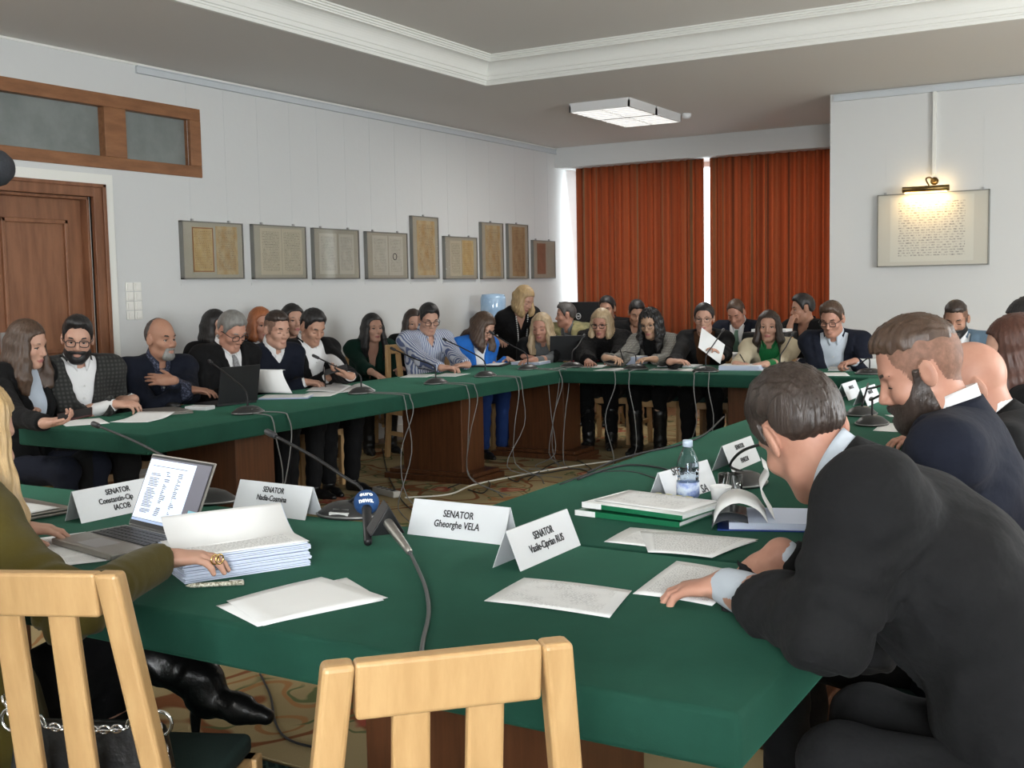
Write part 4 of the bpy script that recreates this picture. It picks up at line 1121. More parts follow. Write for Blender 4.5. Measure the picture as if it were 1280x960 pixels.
        G.mesh({'jacket': 'jacket', 'sweater': 'sweater', 'shirt': 'shirt', 'blouse': 'blouse', 'dress': 'dress_top', 'coat': 'coat', 'fur': 'fur_wrap'}[kind], TM, smooth=2, decim=.6 * (1 if lod < 3 else 1.4), parent=root)
    def collar_ribbon(nm_, mt, a0, ra, h0, h1, flare, drop, thick, points=0.0, fwd=.010, par=root):
        n_ = 28; v = []; rows = 4
        for k in range(n_ + 1):
            a = -a0 + 2 * a0 * k / n_; c_ = max(0, math.cos(a * .5)) ** .8; hg = h0 + h1 * c_; fr = max(0, (abs(a) - 2.0) / .8)
            for q in range(rows):
                t = q / (rows - 1); r_ = ra + flare * t ** 1.3
                p = N + tr * math.sin(a) * r_ - tf * (math.cos(a) * r_ - fwd) + su * (hg - (drop + points * fr) * t ** 1.2) + tf * (.012 * fr * t)
                v.append(tuple(p))
        f = [(k * rows + q, (k + 1) * rows + q, (k + 1) * rows + q + 1, k * rows + q + 1) for k in range(n_) for q in range(rows - 1)]
        o = MB().add(v, f).build(nm_, mt, par, smooth=True); md = o.modifiers.new('s', 'SOLIDIFY'); md.thickness = thick; md.offset = 0
    wk = .87 if woman else 1.0
    if top and top[0] in ('jacket', 'coat'): collar_ribbon('lapel_collar', top[1], 2.1, .071 * wk, -.012, .088 * wk, .030, .052, .007)
    if top and top[0] == 'shirt': collar_ribbon('shirt_collar', top[1], 2.75, .062 * wk, .016, .082 * wk, .012, .036, .005, points=.03)
    if shirt and shirt[0] == 'collar': collar_ribbon('shirt_collar', shirt[1], 2.78, .0605 * wk, .014, .090 * wk, .010, .038, .005, points=.03)
    if shirt:
        SMt = shirt[1]; turtle = shirt[0] == 'turtleneck'; collar = shirt[0] == 'collar'
        G = upper(.007, 0)
        for nm in 'lr':
            s0, el, w0 = FA[nm]; ar = bw * (1 + (b_ - 1) * .5) * arm_r; fdv = nrm(w0 - el)
            rw = .029 * min(ar, 1.12) + .003; cu_ = .008 if not woman else -.014
            G.add(Sleeve(Cone(s0, el, .05 * ar, .044 * ar), Cone(el, w0 + fdv * .03, .043 * ar, rw + .001), w0 + fdv * cu_, fdv))
        if turtle:
            G.add(Cone(N + su * .0, hd(0, -.012, -.085), .064, .056, .02)); 
        else:
            G.sub(neck_cut, 0)
        G.sub(neck_cut, -.014) if turtle else None
        G.mod(lambda X, Y, Z: folds(tcoord(X, Y, Z), .002))
        G.mesh('turtleneck' if turtle else 'shirt', SMt, smooth=2, decim=.5, parent=root)
        if shirt[0] == 'collar' and lod > 1 or (shirt[0] == 'collar' and not tie):
            for k in range(4):
                bt = MB(); c_ = mid(.80 - .13 * k, .126 - .004 * k)
                bt.lathe([(0, -.003), (.0055, -.003), (.0055, .003), (0, .003)], 8, tuple(c_), Matrix([[*Rt[0]], [*Rt[1]], [*Rt[2]]]).to_4x4() @ Matrix.Rotation(PI / 2, 4, 'X'))
                bt.build('button', mat('button_white', (.6, .6, .58), .4), root)
    if tie:
        tb = MB(); pts = []
        for t, w_, f_ in ((.97, .016, .078), (.93, .020, .100), (.80, .030, .131), (.62, .037, .137), (.42, .042, .128)):
            c_ = mid(t, f_); pts.append((c_, w_))
        for (c0, w0_), (c1, w1_) in zip(pts[:-1], pts[1:]):
            q0 = [c0 - tr * w0_ - tf * .004, c0 + tr * w0_ - tf * .004, c0 + tr * w0_ * .8 + tf * .006, c0 - tr * w0_ * .8 + tf * .006]
            q1 = [c1 - tr * w1_ - tf * .004, c1 + tr * w1_ - tf * .004, c1 + tr * w1_ * .8 + tf * .006, c1 - tr * w1_ * .8 + tf * .006]
            tb.hexa([tuple(p) for p in q1], [tuple(p) for p in q0])
        tb.build('tie', tie, root, bevel=.003)
    if legs:
        lk, LM = legs
        prs = [p for nm in 'lr' for p in LG[nm]]
        lo2 = np.min([p.box(.04)[0] for p in prs] + [T[0].box(.03)[0]], 0) - .03; hi2 = np.max([p.box(.04)[1] for p in prs] + [T[0].box(.03)[1]], 0) + .03
        lo2[2] = max(lo2[2], .02)
        G = Field(lo2, hi2, cres * 1.15)
        G.add(T[0], .012)
        for nm in 'lr':
            h0, kn = LG[nm][0].a, LG[nm][0].b; an = LG[nm][2].b
            G.add(Cone(h0, kn, .095, .070, .04)); G.add(Cone(kn, an + (kn - an) * .08, .070 if lk != 'slim' else .062, .055 if lk != 'slim' else .044, .035))
        if lk == 'skirt': G.add(Cone(LG['l'][0].b, LG['r'][0].b, .075, .075, .09))
        G.mod(lambda X, Y, Z: -.003 * np.sin(Z * 60 + 4 * np.sin(X * 14 + Y * 9)))
        G.mesh('skirt' if lk == 'skirt' else 'trousers', LM, smooth=2, decim=.55, parent=root)
    if shoes:
        sk, SM_ = shoes
        for nm in 'lr':
            kn, an, fd = ft[nm]; upv = nrm(V3(0, 0, 1) - fd * fd[2]) if abs(fd[2]) < .9 else V3(0, 0, 1)
            G = Field(np.minimum(an - .2, np.minimum(kn, an) - .1), np.maximum(an + .3, np.maximum(kn, an) + .1), cres * .8)
            hl_ = .0 if sk != 'heel' else .02
            G.add(Cone(an - upv * .045, an + fd * .10 - upv * .055, .040, .036, .02)); G.add(Cone(an + fd * .10 - upv * .055, an + fd * .175 - upv * .062, .036, .022, .02))
            if sk == 'boot':
                G.add(Cone(an, an + (kn - an) * .62, .048, .062, .03)); G.add(Cone(an + (kn - an) * .1, an - upv * .05, .05, .042, .03))
                G.mod(lambda X, Y, Z: -.0022 * np.sin(Z * 90 + 4 * np.sin(X * 31 + Y * 17)) * np.sin(X * 40 + Y * 33 + 2))
            else: G.add(Cone(an - upv * .05, an + upv * .01, .042, .044, .02))
            so = G.mesh('boot' if sk == 'boot' else 'shoe', SM_, smooth=1, decim=.6, parent=root)
            if so is not None and sk == 'boot' and lod == 3:
                hb = MB(); hb.tube([tuple(an - fd * .015 - upv * .055), tuple(an - fd * .030 - upv * .10), tuple(an - fd * .028 - upv * .165)], [.026, .015, .008], 10); hb.build('heel', SM_, so, smooth=True)
    if extra: extra(root, dict(hd=hd, Rh=Rh, N=N, Rt=Rt, mid=mid, tr=tr, tf=tf, su=su, wr=wr, FA=FA, to=to, sc=sc, hp=hp))
    if chair_lab:
        c0 = base + fw * (-.03 + chair_dx); chair(c0[0], c0[1], torso, chair_lab)
    return root

# ------------------------------------------------------------------ the people
def checks(name, c1, c2, sc):
    m = mat(name, c1, .85, spec=.2, sheen=.1, sheen_tint=(.5, .5, .5), bump=(9, .35, .02))
    n, l, b = nodes_of(m); tc = n.new('ShaderNodeTexCoord')
    out = None
    for ax in ('X', 'Z'):
        w = n.new('ShaderNodeTexWave'); w.bands_direction = ax; w.inputs['Scale'].default_value = sc; w.inputs['Distortion'].default_value = .6; l.new(tc.outputs['Object'], w.inputs['Vector'])
        if out is None: out = w.outputs['Fac']
        else:
            k = n.new('ShaderNodeMath'); k.operation = 'MULTIPLY'; l.new(out, k.inputs[0]); l.new(w.outputs['Fac'], k.inputs[1]); out = k.outputs[0]
    mx = n.new('ShaderNodeMix'); mx.data_type = 'RGBA'; l.new(out, mx.inputs['Factor']); mx.inputs[6].default_value = (*c1, 1); mx.inputs[7].default_value = (*c2, 1); l.new(mx.outputs[2], b.inputs['Base Color'])
    return m
def stripes(name, c1, c2, sc):
    m = mat(name, c1, .8, spec=.2, bump=(9, .35, .02))
    n, l, b = nodes_of(m); tc = n.new('ShaderNodeTexCoord')
    w = n.new('ShaderNodeTexWave'); w.bands_direction = 'X'; w.inputs['Scale'].default_value = sc; w.inputs['Distortion'].default_value = .8; w.inputs['Detail'].default_value = 0; l.new(tc.outputs['Object'], w.inputs['Vector'])
    r = n.new('ShaderNodeValToRGB'); r.color_ramp.elements[0].position = .45; r.color_ramp.elements[1].position = .62
    r.color_ramp.elements[0].color = (*c1, 1); r.color_ramp.elements[1].color = (*c2, 1); l.new(w.outputs['Fac'], r.inputs[0]); l.new(r.outputs[0], b.inputs['Base Color'])
    return m
C_black = cloth_mat('black_suiting', (0.0075, 0.0075, 0.008))
C_char = cloth_mat('charcoal_suiting', (0.011, 0.011, 0.0115), bump=(7, .5, .03))
C_navy = cloth_mat('navy_suiting', (0.011, 0.013, 0.022), bump=(7, .45, .03))
C_navyknit = cloth_mat('navy_knit', (0.008, 0.010, 0.018), bump=(160, .25, .003))
C_white = cloth_mat('white_cotton', (0.70, 0.70, 0.70), sheen=0)
C_lblue = cloth_mat('pale_blue_cotton', (0.52, 0.57, 0.63), sheen=0)
C_turt = cloth_mat('pale_grey_knit', (0.42, 0.47, 0.54), sheen=.05)
C_blue = cloth_mat('royal_blue_cloth', (0.02, 0.13, 0.46))
C_bluetr = cloth_mat('dark_blue_cloth', (0.012, 0.03, 0.11))
C_green = cloth_mat('bottle_green_cloth', (0.006, 0.026, 0.018))
C_grn2 = cloth_mat('emerald_satin', (0.012, 0.15, 0.045), rough=.45)
C_beige = cloth_mat('beige_cloth', (0.52, 0.45, 0.32))
C_olive = cloth_mat('olive_velvet', (0.062, 0.048, 0.008), sheen=.15, bump=(8, .4, .02))
C_slate = cloth_mat('slate_blue_suiting', (0.10, 0.15, 0.20))
C_khaki = cloth_mat('khaki_cloth', (0.13, 0.135, 0.075), var=((0.34, 0.30, 0.15), 4.5, (1, 1, 1), (.45, .6)))
C_fur = cloth_mat('black_fur', (0.006, 0.0055, 0.006), sheen=.05, bump=(90, 1.0, .02))
C_greyb = cloth_mat('grey_blouse_cloth', (0.14, 0.15, 0.155))
C_pattern = mat('dark_pattern_cotton', (0.01, 0.013, 0.03), .8, var=((0.09, 0.10, 0.15), 90, (1, 1, 1), (.5, .6)))
C_brown = cloth_mat('rust_brown_blouse_cloth', (0.05, 0.022, 0.010))
C_check = checks('grey_check_wool', (0.022, 0.022, 0.021), (0.06, 0.06, 0.056), 14)
C_gcheck = checks('light_grey_check_wool', (0.13, 0.125, 0.11), (0.25, 0.24, 0.21), 18)
C_stripe = stripes('blue_striped_cotton', (0.52, 0.55, 0.61), (0.11, 0.14, 0.26), 19)
T_grey = mat('grey_tie_silk', (0.12, 0.12, 0.13), .5, var=((0.3, 0.3, 0.31), 90, (1, 1, 1)))
T_green = mat('green_tie_silk', (0.07, 0.14, 0.10), .5)
S_black = mat('black_leather', (0.008, 0.008, 0.008), .32, spec=.5, bump=(30, .3, .01))
M_gold = mat('gold', (0.7, 0.48, 0.2), .25, metal=1.0)
TR = ('straight', C_black); SH = ('flat', S_black); BT = ('boot', S_black)
tz = lambda px, py, z=.80: tuple(on_z(px, py, z))
RIGHT = (.8625, .506)      # towards the right of the photograph, level
def dirn(r, a, z=0.0):     # r to the right of the view, a away from it
    return (.8625 * r - .506 * a, .506 * r + .8625 * a, z)

# --- left row, facing the room
person('woman with long brown hair, black jacket and pale turtleneck holding a phone', on_x(35, 430, -5.2), 22, (tz(45, 515, .80), tz(57, 529, .83)), torso=8,
       pitch=14, roll=6, woman=True, hair='brown', hairstyle='long', hair_len=.26, top=('jacket', C_black), shirt=('turtleneck', C_turt), vdepth=.46, vw=.085, legs=('slim', C_navy), shoes=SH,
       lod=2, pose=('rest', 'hold'), hand_dir=(None, dirn(1, .2, .1)), palm=(None, (-.2, .2, -.9)), chair_lab='beech chair of the long haired woman at the left table end')
person('bearded man with glasses in grey checked blazer, hands clasped on the table', on_x(97, 424, -5.2), -40, (tz(166, 499, .825), tz(143, 506, .82)), torso=-20,
       pitch=12, roll=-4, skin='fair', hair='black', hairstyle='quiff', beard=('full', 'black'), glasses='dark', top=('jacket', C_check), shirt=('collar', C_white), vdepth=.40, vw=.085, legs=('straight', C_char), shoes=SH,
       lod=2, pose=('clasp', 'clasp'), hand_dir=(dirn(-1, .1, .0), dirn(1, .1, .05)), palm=(dirn(.1, -.4, .9), dirn(-.1, -.3, .9)), chair_lab='beech chair of the man in the checked blazer')
person('balding man with grey goatee in navy sweater, arms folded, looking to the right', on_x(201, 424, -5.2), 2, (tuple(on_x(216, 476, -4.92)), tuple(on_x(238, 488, -4.93))), torso=-14,
       pitch=3, skin='tan', hair='saltpepper', hairstyle='bald', beard=('goatee', 'grey'), brow='black', top=('sweater', C_navyknit), shirt=('collar', C_pattern), vdepth=.14, vw=.05, legs=TR, shoes=SH,
       lod=2, pose=('flat', 'rest'), hand_dir=(dirn(-1, .05, .12), dirn(1, .1, 0)), palm=(dirn(.0, -.8, .6), None), build=1.08, chair_lab='beech chair of the man in the navy sweater with folded arms', elbow_out=(.5, .5))
person('grey haired man with glasses, black suit and patterned grey tie, reading behind the black laptop', on_x(290, 414, -5.2), -6, (tz(318, 482, .80), tz(285, 490, .80)), torso=-6,
       pitch=28, roll=3, skin='pink', hair='grey', hairstyle='short', glasses='dark', top=('jacket', C_black), shirt=('collar', C_white), tie=T_grey, vdepth=.36, vw=.07, legs=TR, shoes=SH, lod=2, build=1.08,
       chair_lab='beech chair of the grey haired man behind the black laptop')
person('young man in navy sweater over a white collar, holding a pen at the left table', on_x(346, 412, -5.25), -10, (tz(372, 471, .80), tz(381, 478, .80)), torso=-10,
       pitch=12, skin='fair', hair='darkbrown', hairstyle='fade', top=('sweater', C_navyknit), shirt=('collar', C_white), vdepth=.07, vw=.05, legs=('straight', C_char), shoes=SH, lod=2,
       pose=('rest', 'pen'), hand_dir=(None, dirn(1, .15, 0)), closed=True, chair_lab='beech chair of the young man in the navy sweater')
person('heavy man with black hair in black suit and open white shirt, looking at his phone', on_x(391, 409, -5.25), -14, (tz(438, 470, .85), tz(408, 473, .81)), torso=-14,
       pitch=26, skin='mid', hair='black', hairstyle='short', top=('jacket', C_black), shirt=('collar', C_white), vdepth=.42, vw=.09, legs=TR, shoes=SH, lod=2, build=1.15,
       pose=('hold', 'rest'), hand_dir=(dirn(-.8, -.1, .2), dirn(1, .1, .05)), palm=((.3, .2, -.4), None), chair_lab='beech chair of the heavy man looking at his phone')
person('man with glasses in blue and white striped shirt, hands together on the table', on_x(536, 399, -5.25), -36, (tz(584, 456, .81), tz(553, 460, .80)), torso=-20,
       pitch=20, skin='fair', hair='black', hairstyle='short', glasses='dark', top=('shirt', C_stripe), vdepth=.10, vw=.045, legs=TR, shoes=SH, lod=2, build=1.06,
       pose=('clasp', 'clasp'), hand_dir=(dirn(-.9, -.3, 0), dirn(1, -.1, .05)), chair_lab='beech chair of the man in the striped shirt')
person('woman in royal blue blazer with shoulder length dark hair, writing at the table', on_x(604, 409, -4.98), 4, (tz(634, 449, .79), tz(600, 450, .80)), torso=-20,
       pitch=34, woman=True, hair='brown', hairstyle='long', hair_len=.20, glasses='thin', top=('jacket', C_blue), shirt=('blouse', C_white), vdepth=.36, vw=.07, legs=('straight', C_bluetr), shoes=SH, lod=2,
       pose=('flat', 'pen'), hand_dir=(dirn(.3, -1, 0), dirn(.9, -.1, 0)), chair_lab='beech chair of the woman in the blue blazer')
# --- far side of the square, facing the camera
person('woman with shoulder length blonde hair, black cardigan and grey blouse at the table corner', on_y(677, 409, 8.72), -84, (tz(668, 450, .80), tz(655, 446, .80)), torso=-64,
       pitch=12, woman=True, skin='pink', hair='ash', hairstyle='long', hair_len=.22, fringe=.075, top=('jacket', C_black), shirt=('collar', C_greyb), vdepth=.42, vw=.085, legs=TR, shoes=SH, lod=2,
       hand_dir=(dirn(-.9, -.3, 0), dirn(.9, -.3, 0)), eyes_open=False, chair_lab='beech chair of the blonde woman in the black cardigan')
person('blonde woman with dark glasses wrapped in a black fur collar at the far table', on_y(752, 404, 8.85), -86, (tz(768, 450, .80), tz(735, 452, .80)), torso=-80,
       pitch=13, woman=True, skin='pink', hair='ash', hairstyle='bob', hair_len=.15, fringe=.06, glasses='dark', top=('fur', C_fur), vdepth=.0, legs=TR, shoes=BT, lod=2, sleeve=.97, chair_lab='beech chair of the woman in the black fur collar')
person('woman with long dark wavy hair in light grey checked blazer, writing', on_y(813, 404, 8.72), -92, (tz(818, 449, .84), tz(757, 447, .86)), torso=-84,
       pitch=16, roll=5, woman=True, skin='olive', hair='black', hairstyle='curly', hair_len=.36, fringe=.066, glasses='thin', top=('jacket', C_gcheck), shirt=('turtleneck', C_black), vdepth=.5, vw=.09, legs=('slim', C_black), shoes=BT, lod=2,
       pose=('rest', 'pen'), hand_dir=(dirn(-.95, -.2, .1), dirn(.9, -.4, 0)), chair_lab='beech chair of the woman in the light grey blazer')
person('woman with dark hair tied up and glasses, black jacket, holding up a white sheet', on_y(880, 398, 8.8), -76, (tuple(on_y(901, 446, 8.42)), tz(838, 452, .84)), torso=-76,
       pitch=4, woman=True, skin='fair', hair='black', hairstyle='updo', glasses='thin', top=('jacket', C_black), shirt=('blouse', C_brown), vdepth=.44, vw=.08, legs=TR, shoes=SH, lod=2,
       pose=('hold', 'rest'), hand_dir=(dirn(-.5, -.2, .55), dirn(.8, -.3, .1)), chair_lab='beech chair of the woman holding up a sheet')
person('woman with dark brown bob, beige blazer and green blouse, pen in hand, looking up', on_y(961, 408, 8.75), -80, (tz(957, 455, .80), tz(920, 455, .80)), torso=-76,
       pitch=2, woman=True, skin='fair', hair='darkbrown', hairstyle='long', hair_len=.16, top=('jacket', C_beige), shirt=('collar', C_grn2), vdepth=.42, vw=.085, legs=TR, shoes=SH, lod=2,
       pose=('rest', 'pen'), hand_dir=(dirn(-.9, -.3, 0), dirn(.8, -.5, 0)), chair_lab='beech chair of the woman in the beige blazer')
person('man with swept up brown hair, glasses, navy suit and open pale blue shirt', on_y(1040, 399, 8.45), -96, (tuple(on_y(1068, 452, 8.2)), tz(1000, 452, .80)), torso=-84,
       pitch=20, skin='pink', hair='brown', hairstyle='quiff', glasses='dark', top=('jacket', C_navy), shirt=('collar', C_lblue), vdepth=.46, vw=.095, legs=TR, shoes=SH, lod=2, hs=1.04,
       pose=('fist', 'rest'), hand_dir=(dirn(-.95, -.2, -.1), dirn(.8, -.5, 0)), chair_lab='beech chair of the man in the navy suit at the far table')
person('man with cropped hair and black beard in slate blue suit before the pier', on_y(1195, 399, 8.45), -92, (tz(1215, 462, .80), tz(1165, 462, .80)), torso=-88,
       pitch=20, skin='tan', hair='darkbrown', hairstyle='fade', beard=('full', 'black'), top=('jacket', C_slate), shirt=('collar', C_white), vdepth=.36, vw=.08, legs=TR, shoes=SH, lod=2, hs=1.04, chair_lab='beech chair of the man in the slate blue suit')
# --- right row, facing left
person('man in charcoal suit seen from behind, leaning over open pages at the table corner', at_d(1002, 541, 2.22), 134, (tuple(on_z(908, 733, .805)), tuple(on_z(975, 693, .83))), torso=180,
       pitch=33, roll=-14, skin='pink', hair='darkbrown', hairstyle='short', twist=24, top=('jacket', C_char), shirt=('collar', C_lblue), vdepth=.36, vw=.07, legs=('straight', C_char), shoes=SH, lod=3, build=1.28, arm_r=1.25, shoulder=.205, hs=1.03,
       pose=('rest', 'pen'), hand_dir=(dirn(-.85, .45, -.12), dirn(-.85, -.45, -.35)), palm=(None, dirn(.2, -.3, .9)), elbows=(tuple(on_z(1034, 786, .815)), None), neck_off=(.058, .046), closed=True, chair_lab='beech chair of the man in the charcoal suit', back_lean=.43)
person('bearded man in navy suit seen in profile, looking down at the right table', at_d(1150, 464, 2.68), 192, (tz(1158, 548, .80), tz(1168, 528, .80)), torso=184,
       pitch=24, skin='pink', hair='brown', hairstyle='fade', beard=('big', 'darkbrown'), top=('jacket', C_navy), shirt=('collar', C_white), vdepth=.36, vw=.07, legs=TR, shoes=SH, lod=3, build=1.15, hs=1.04,
       pose=('rest', 'rest'), hand_dir=(dirn(-1, .1, 0), dirn(-1, 0, 0)), chair_lab='beech chair of the bearded man in the navy suit')
person('bald man in dark suit behind the bearded man, head bent', at_d(1216, 484, 3.22), 190, (tz(1190, 540), tz(1200, 530)), torso=182,
       pitch=30, skin='pink', hair='grey', hairstyle=None, top=('jacket', C_black), shirt=('collar', C_white), vdepth=.36, vw=.07, legs=TR, shoes=SH, lod=2, hs=1.02, chair_lab='beech chair of the bald man in the dark suit')
person('woman with long auburn hair at the right edge of the picture', at_d(1268, 441, 3.75), 190, (tz(1200, 505), tz(1205, 498)), torso=182,
       pitch=8, woman=True, skin='fair', hair='auburn', hairstyle='long', hair_len=.34, glasses='thin', top=('jacket', C_black), vdepth=.3, legs=TR, shoes=SH, lod=2, chair_lab='beech chair of the auburn haired woman')
person('black haired woman in white fur collar, almost hidden at the right edge', at_d(1287, 411, 4.45), 190, (tz(1210, 485), tz(1215, 480)), torso=182,
       pitch=8, woman=True, skin='fair', hair='black', hairstyle='bun', top=('fur', cloth_mat('cream_fur', (0.6, 0.57, 0.5), bump=(90, 1, .02))), vdepth=.0, legs=TR, shoes=SH, lod=2, chair_lab='beech chair of the black haired woman at the right edge')
# --- near left
def gold_rings(root, q):
    w = np.array(on_z(203, 699, .825))
    for k in (.098, .108):
        c_ = q['to'](w + np.array(dirn(.95, .25, .0)) * k + np.array(dirn(.02, -.012, -.006)))
        MB().tube([tuple(c_ + np.array([0, .0105 * math.cos(a), .0105 * math.sin(a)])) for a in np.linspace(0, 2 * PI, 15)], .0022, 6, caps=False).build('ring', M_gold, root, smooth=True)
kR, aR, tR = on_y(128, 800, 1.93), on_y(258, 852, 2.04), on_y(342, 868, 2.08)
person('blonde woman in olive velvet jacket leafing through a tall stack in the left foreground', on_y(-40, 545, 1.49), 80, (tz(22, 662, .80), tz(203, 699, .825)), torso=84,
       pitch=16, woman=True, skin='fair', hair='goldblonde', hairstyle='long', hair_len=.26, top=('jacket', C_olive), shirt=('blouse', C_black), vdepth=.3, legs=('slim', C_black), shoes=('boot', S_black), lod=3,
       pose=('rest', 'rest'), hand_dir=(dirn(1, .1, 0), dirn(.95, .25, .02)), knees=(None, tuple(kR)), feet=(None, (tuple(aR), tuple(tR))), chair_lab=None, back_lean=.02, lean_side=-.06, shoulder=.145, extra=gold_rings, elbows=(None, tuple(on_z(88, 764, .815))))
# --- second row along the left wall
WX = -5.98
person('person with black hair hidden behind the grey haired man', on_x(270, 409, WX), 0, lap=True, pitch=5, woman=True, hair='black', hairstyle='bob', hair_len=.14, top=('jacket', C_black), vdepth=.2, legs=TR, shoes=SH, lod=1, chair_lab='beech chair by the wall behind the grey haired man')
person('ginger haired woman seated by the wall behind the young man', on_x(326, 405, WX), -20, lap=True, pitch=8, woman=True, skin='pink', hair='ginger', hairstyle='bob', hair_len=.13, top=('sweater', C_navyknit), shirt=('collar', C_white), vdepth=.07, legs=TR, shoes=SH, lod=1, chair_lab='beech chair by the wall behind the young man')
person('dark haired woman peeking out beside the heavy man', on_x(366, 400, WX), -25, lap=True, pitch=2, woman=True, skin='fair', hair='black', hairstyle='bob', hair_len=.15, top=('jacket', C_black), vdepth=.2, legs=TR, shoes=SH, lod=1, chair_lab='beech chair by the wall behind the heavy man')
person('woman with long black hair in bottle green dress seated by the wall', on_x(466, 410, WX), -24, (tuple(on_x(500, 462, -5.72)), tuple(on_x(470, 468, -5.72))), torso=-34, pitch=2, woman=True, skin='fair', hair='black', hairstyle='long', hair_len=.26,
       top=('jacket', C_green), vdepth=.34, vw=.05, legs=('slim', C_black), shoes=BT, lod=1, sleeve=.6, chair_lab='beech chair by the wall under the woman in green')
person('woman with long dark hair half hidden behind the striped shirt', on_x(517, 404, WX), -40, lap=True, pitch=5, woman=True, skin='fair', hair='darkbrown', hairstyle='long', hair_len=.26, top=('jacket', C_black), vdepth=.3, legs=TR, shoes=SH, lod=1, chair_lab='beech chair by the wall behind the striped shirt')
# --- the standing woman
def beads(root, q):
    nb = MB(); pts = []
    for t in np.linspace(-1, 1, 41):
        a = t * 2.5
        if abs(t) > .42: p = q['N'] + q['tr'] * math.sin(t * 1.6) * .075 + q['tf'] * (.05 + .06 * (1 - abs(t))) + q['su'] * (.03 - .10 * (1 - abs(t)))
        else: continue
        pts.append(p)
    for s_ in (-1, 1):
        for k in range(22):
            u = k / 21; p = q['N'] + q['tr'] * s_ * (.062 - .035 * u) + q['tf'] * (.085 + .07 * math.sin(min(1, u * 1.4) * PI / 2)) + q['su'] * (.01 - .40 * u)
            nb.lathe([(0, -.008), (.007, -.004), (.007, .004), (0, .008)], 7, tuple(p))
    nb.build('bead_necklace', mat('pale_beads', (.6, .6, .58), .3), root, smooth=True)
sh_ = at_d(655, 374, 10.6)
person('standing blonde woman in black with a long bead necklace, bending over by the water cooler', sh_, -8, (tuple(at_d(672, 432, 10.3)), tuple(at_d(622, 425, 10.6))), torso=-30, pitch=32, woman=True, skin='fair', hair='blonde', hairstyle='bob', hair_len=.17,
       top=('dress', C_black), vdepth=.14, vw=.05, legs=('skirt', C_black), shoes=SH, lod=2, stand=(sh_[0] - .22, sh_[1] + .16, .84), sleeve=.45, extra=beads)
# --- the back of the room
person('man in khaki jacket with grey hair turned to the left before the black monitor', on_y(707, 394, 10.35), -150, lap=True, torso=-95, pitch=3, skin='pink', hair='saltpepper', hairstyle='short', brow='black', top=('coat', C_khaki), shirt=('collar', C_greyb), vdepth=.34, vw=.07, legs=TR, shoes=SH, lod=1, chair_lab='beech chair of the man in the khaki jacket')
person('person with black hair behind the blonde woman in fur, back of the room', on_y(759, 386, 10.5), -85, lap=True, pitch=10, skin='mid', hair='black', hairstyle='short', top=('jacket', C_black), vdepth=.2, legs=TR, shoes=SH, lod=1, chair_lab='beech chair at the back behind the fur collar')
person('dark haired person in black bent down behind the woman in light grey blazer', on_y(796, 391, 10.4), -60, lap=True, pitch=25, skin='mid', hair='black', hairstyle='short', top=('jacket', C_black), vdepth=.2, legs=TR, shoes=SH, lod=1, chair_lab='beech chair at the back behind the light grey blazer')
person('man with thin brown hair, navy suit and green tie, head bowed at the back', on_y(920, 391, 10.15), -92, lap=True, pitch=32, skin='pink', hair='brown', hairstyle='thin', fringe=.085, top=('jacket', C_navy), shirt=('collar', C_white), tie=T_green, vdepth=.36, vw=.07, legs=TR, shoes=SH, lod=1, chair_lab='beech chair of the man with the green tie')
hp_ = on_y(1003, 386, 9.9)
person('dark haired man resting his chin on his hand at the back by the pier', hp_, -150, (tuple(hp_ + np.array([.10, -.28, -.45])), tuple(hp_ + np.array([-.07, -.14, -.15]))), torso=-110, pitch=6, skin='tan', hair='black', hairstyle='short', brow='black', top=('jacket', C_black), vdepth=.25, legs=TR, shoes=SH, lod=1,
       pose=('rest', 'fist'), hand_dir=(None, (.2, .2, .9)), chair_lab='beech chair of the man resting his chin')

_e = on_z(150, 716, .95); _f = np.array([math.cos(R3(114)), math.sin(R3(114)), 0]); _d = np.array([_f[1], -_f[0], 0])
_cp = _e - _d * .162 + _f * .285
chair(_cp[0], _cp[1], 114, 'beech chair of the woman in olive velvet, left foreground, handbag beside it')

# ------------------------------------------------------------------ things on the tables
def VW(p): return Vector([float(q) for q in p])
def text_mesh(body, size, m, parent=None, M=None, sx=1.0, extrude=.0004, name='lettering', fn=None, bold=0.0):
    cu = bpy.data.curves.new('t', 'FONT'); cu.body = body; cu.size = size; cu.align_x = 'CENTER'; cu.align_y = 'CENTER'; cu.extrude = extrude; cu.offset = bold; cu.resolution_u = 3; cu.space_line = 1.05
    o = bpy.data.objects.new('t', cu); col.objects.link(o)
    me = bpy.data.meshes.new_from_object(o.evaluated_get(bpy.context.evaluated_depsgraph_get()))
    bpy.data.objects.remove(o); bpy.data.curves.remove(cu)
    for v in me.vertices:
        p = Vector((v.co.x * sx, v.co.y, v.co.z))
        v.co = fn(p) if fn else (M @ p if M is not None else p)
    me.name = name; me.materials.clear(); me.materials.append(m)
    o = bpy.data.objects.new(name, me); col.objects.link(o)
    if parent is not None: o.parent = parent
    return o
def frameM(origin, x, y):
    x = VW(x).normalized(); y = VW(y); z = x.cross(y).normalized(); y = z.cross(x).normalized()
    return Matrix(((x.x, y.x, z.x, origin[0]), (x.y, y.y, z.y, origin[1]), (x.z, y.z, z.z, origin[2]), (0, 0, 0, 1)))
PR1 = script_mat('printed_page', (0.82, 0.82, 0.81), (0.22, 0.22, 0.22), 46, 1.2)
PR2 = script_mat('sparsely_printed_page', (0.82, 0.82, 0.81), (0.30, 0.30, 0.30), 40, .4)
M_ink = mat('black_ink', (0.02, 0.02, 0.022), .6)
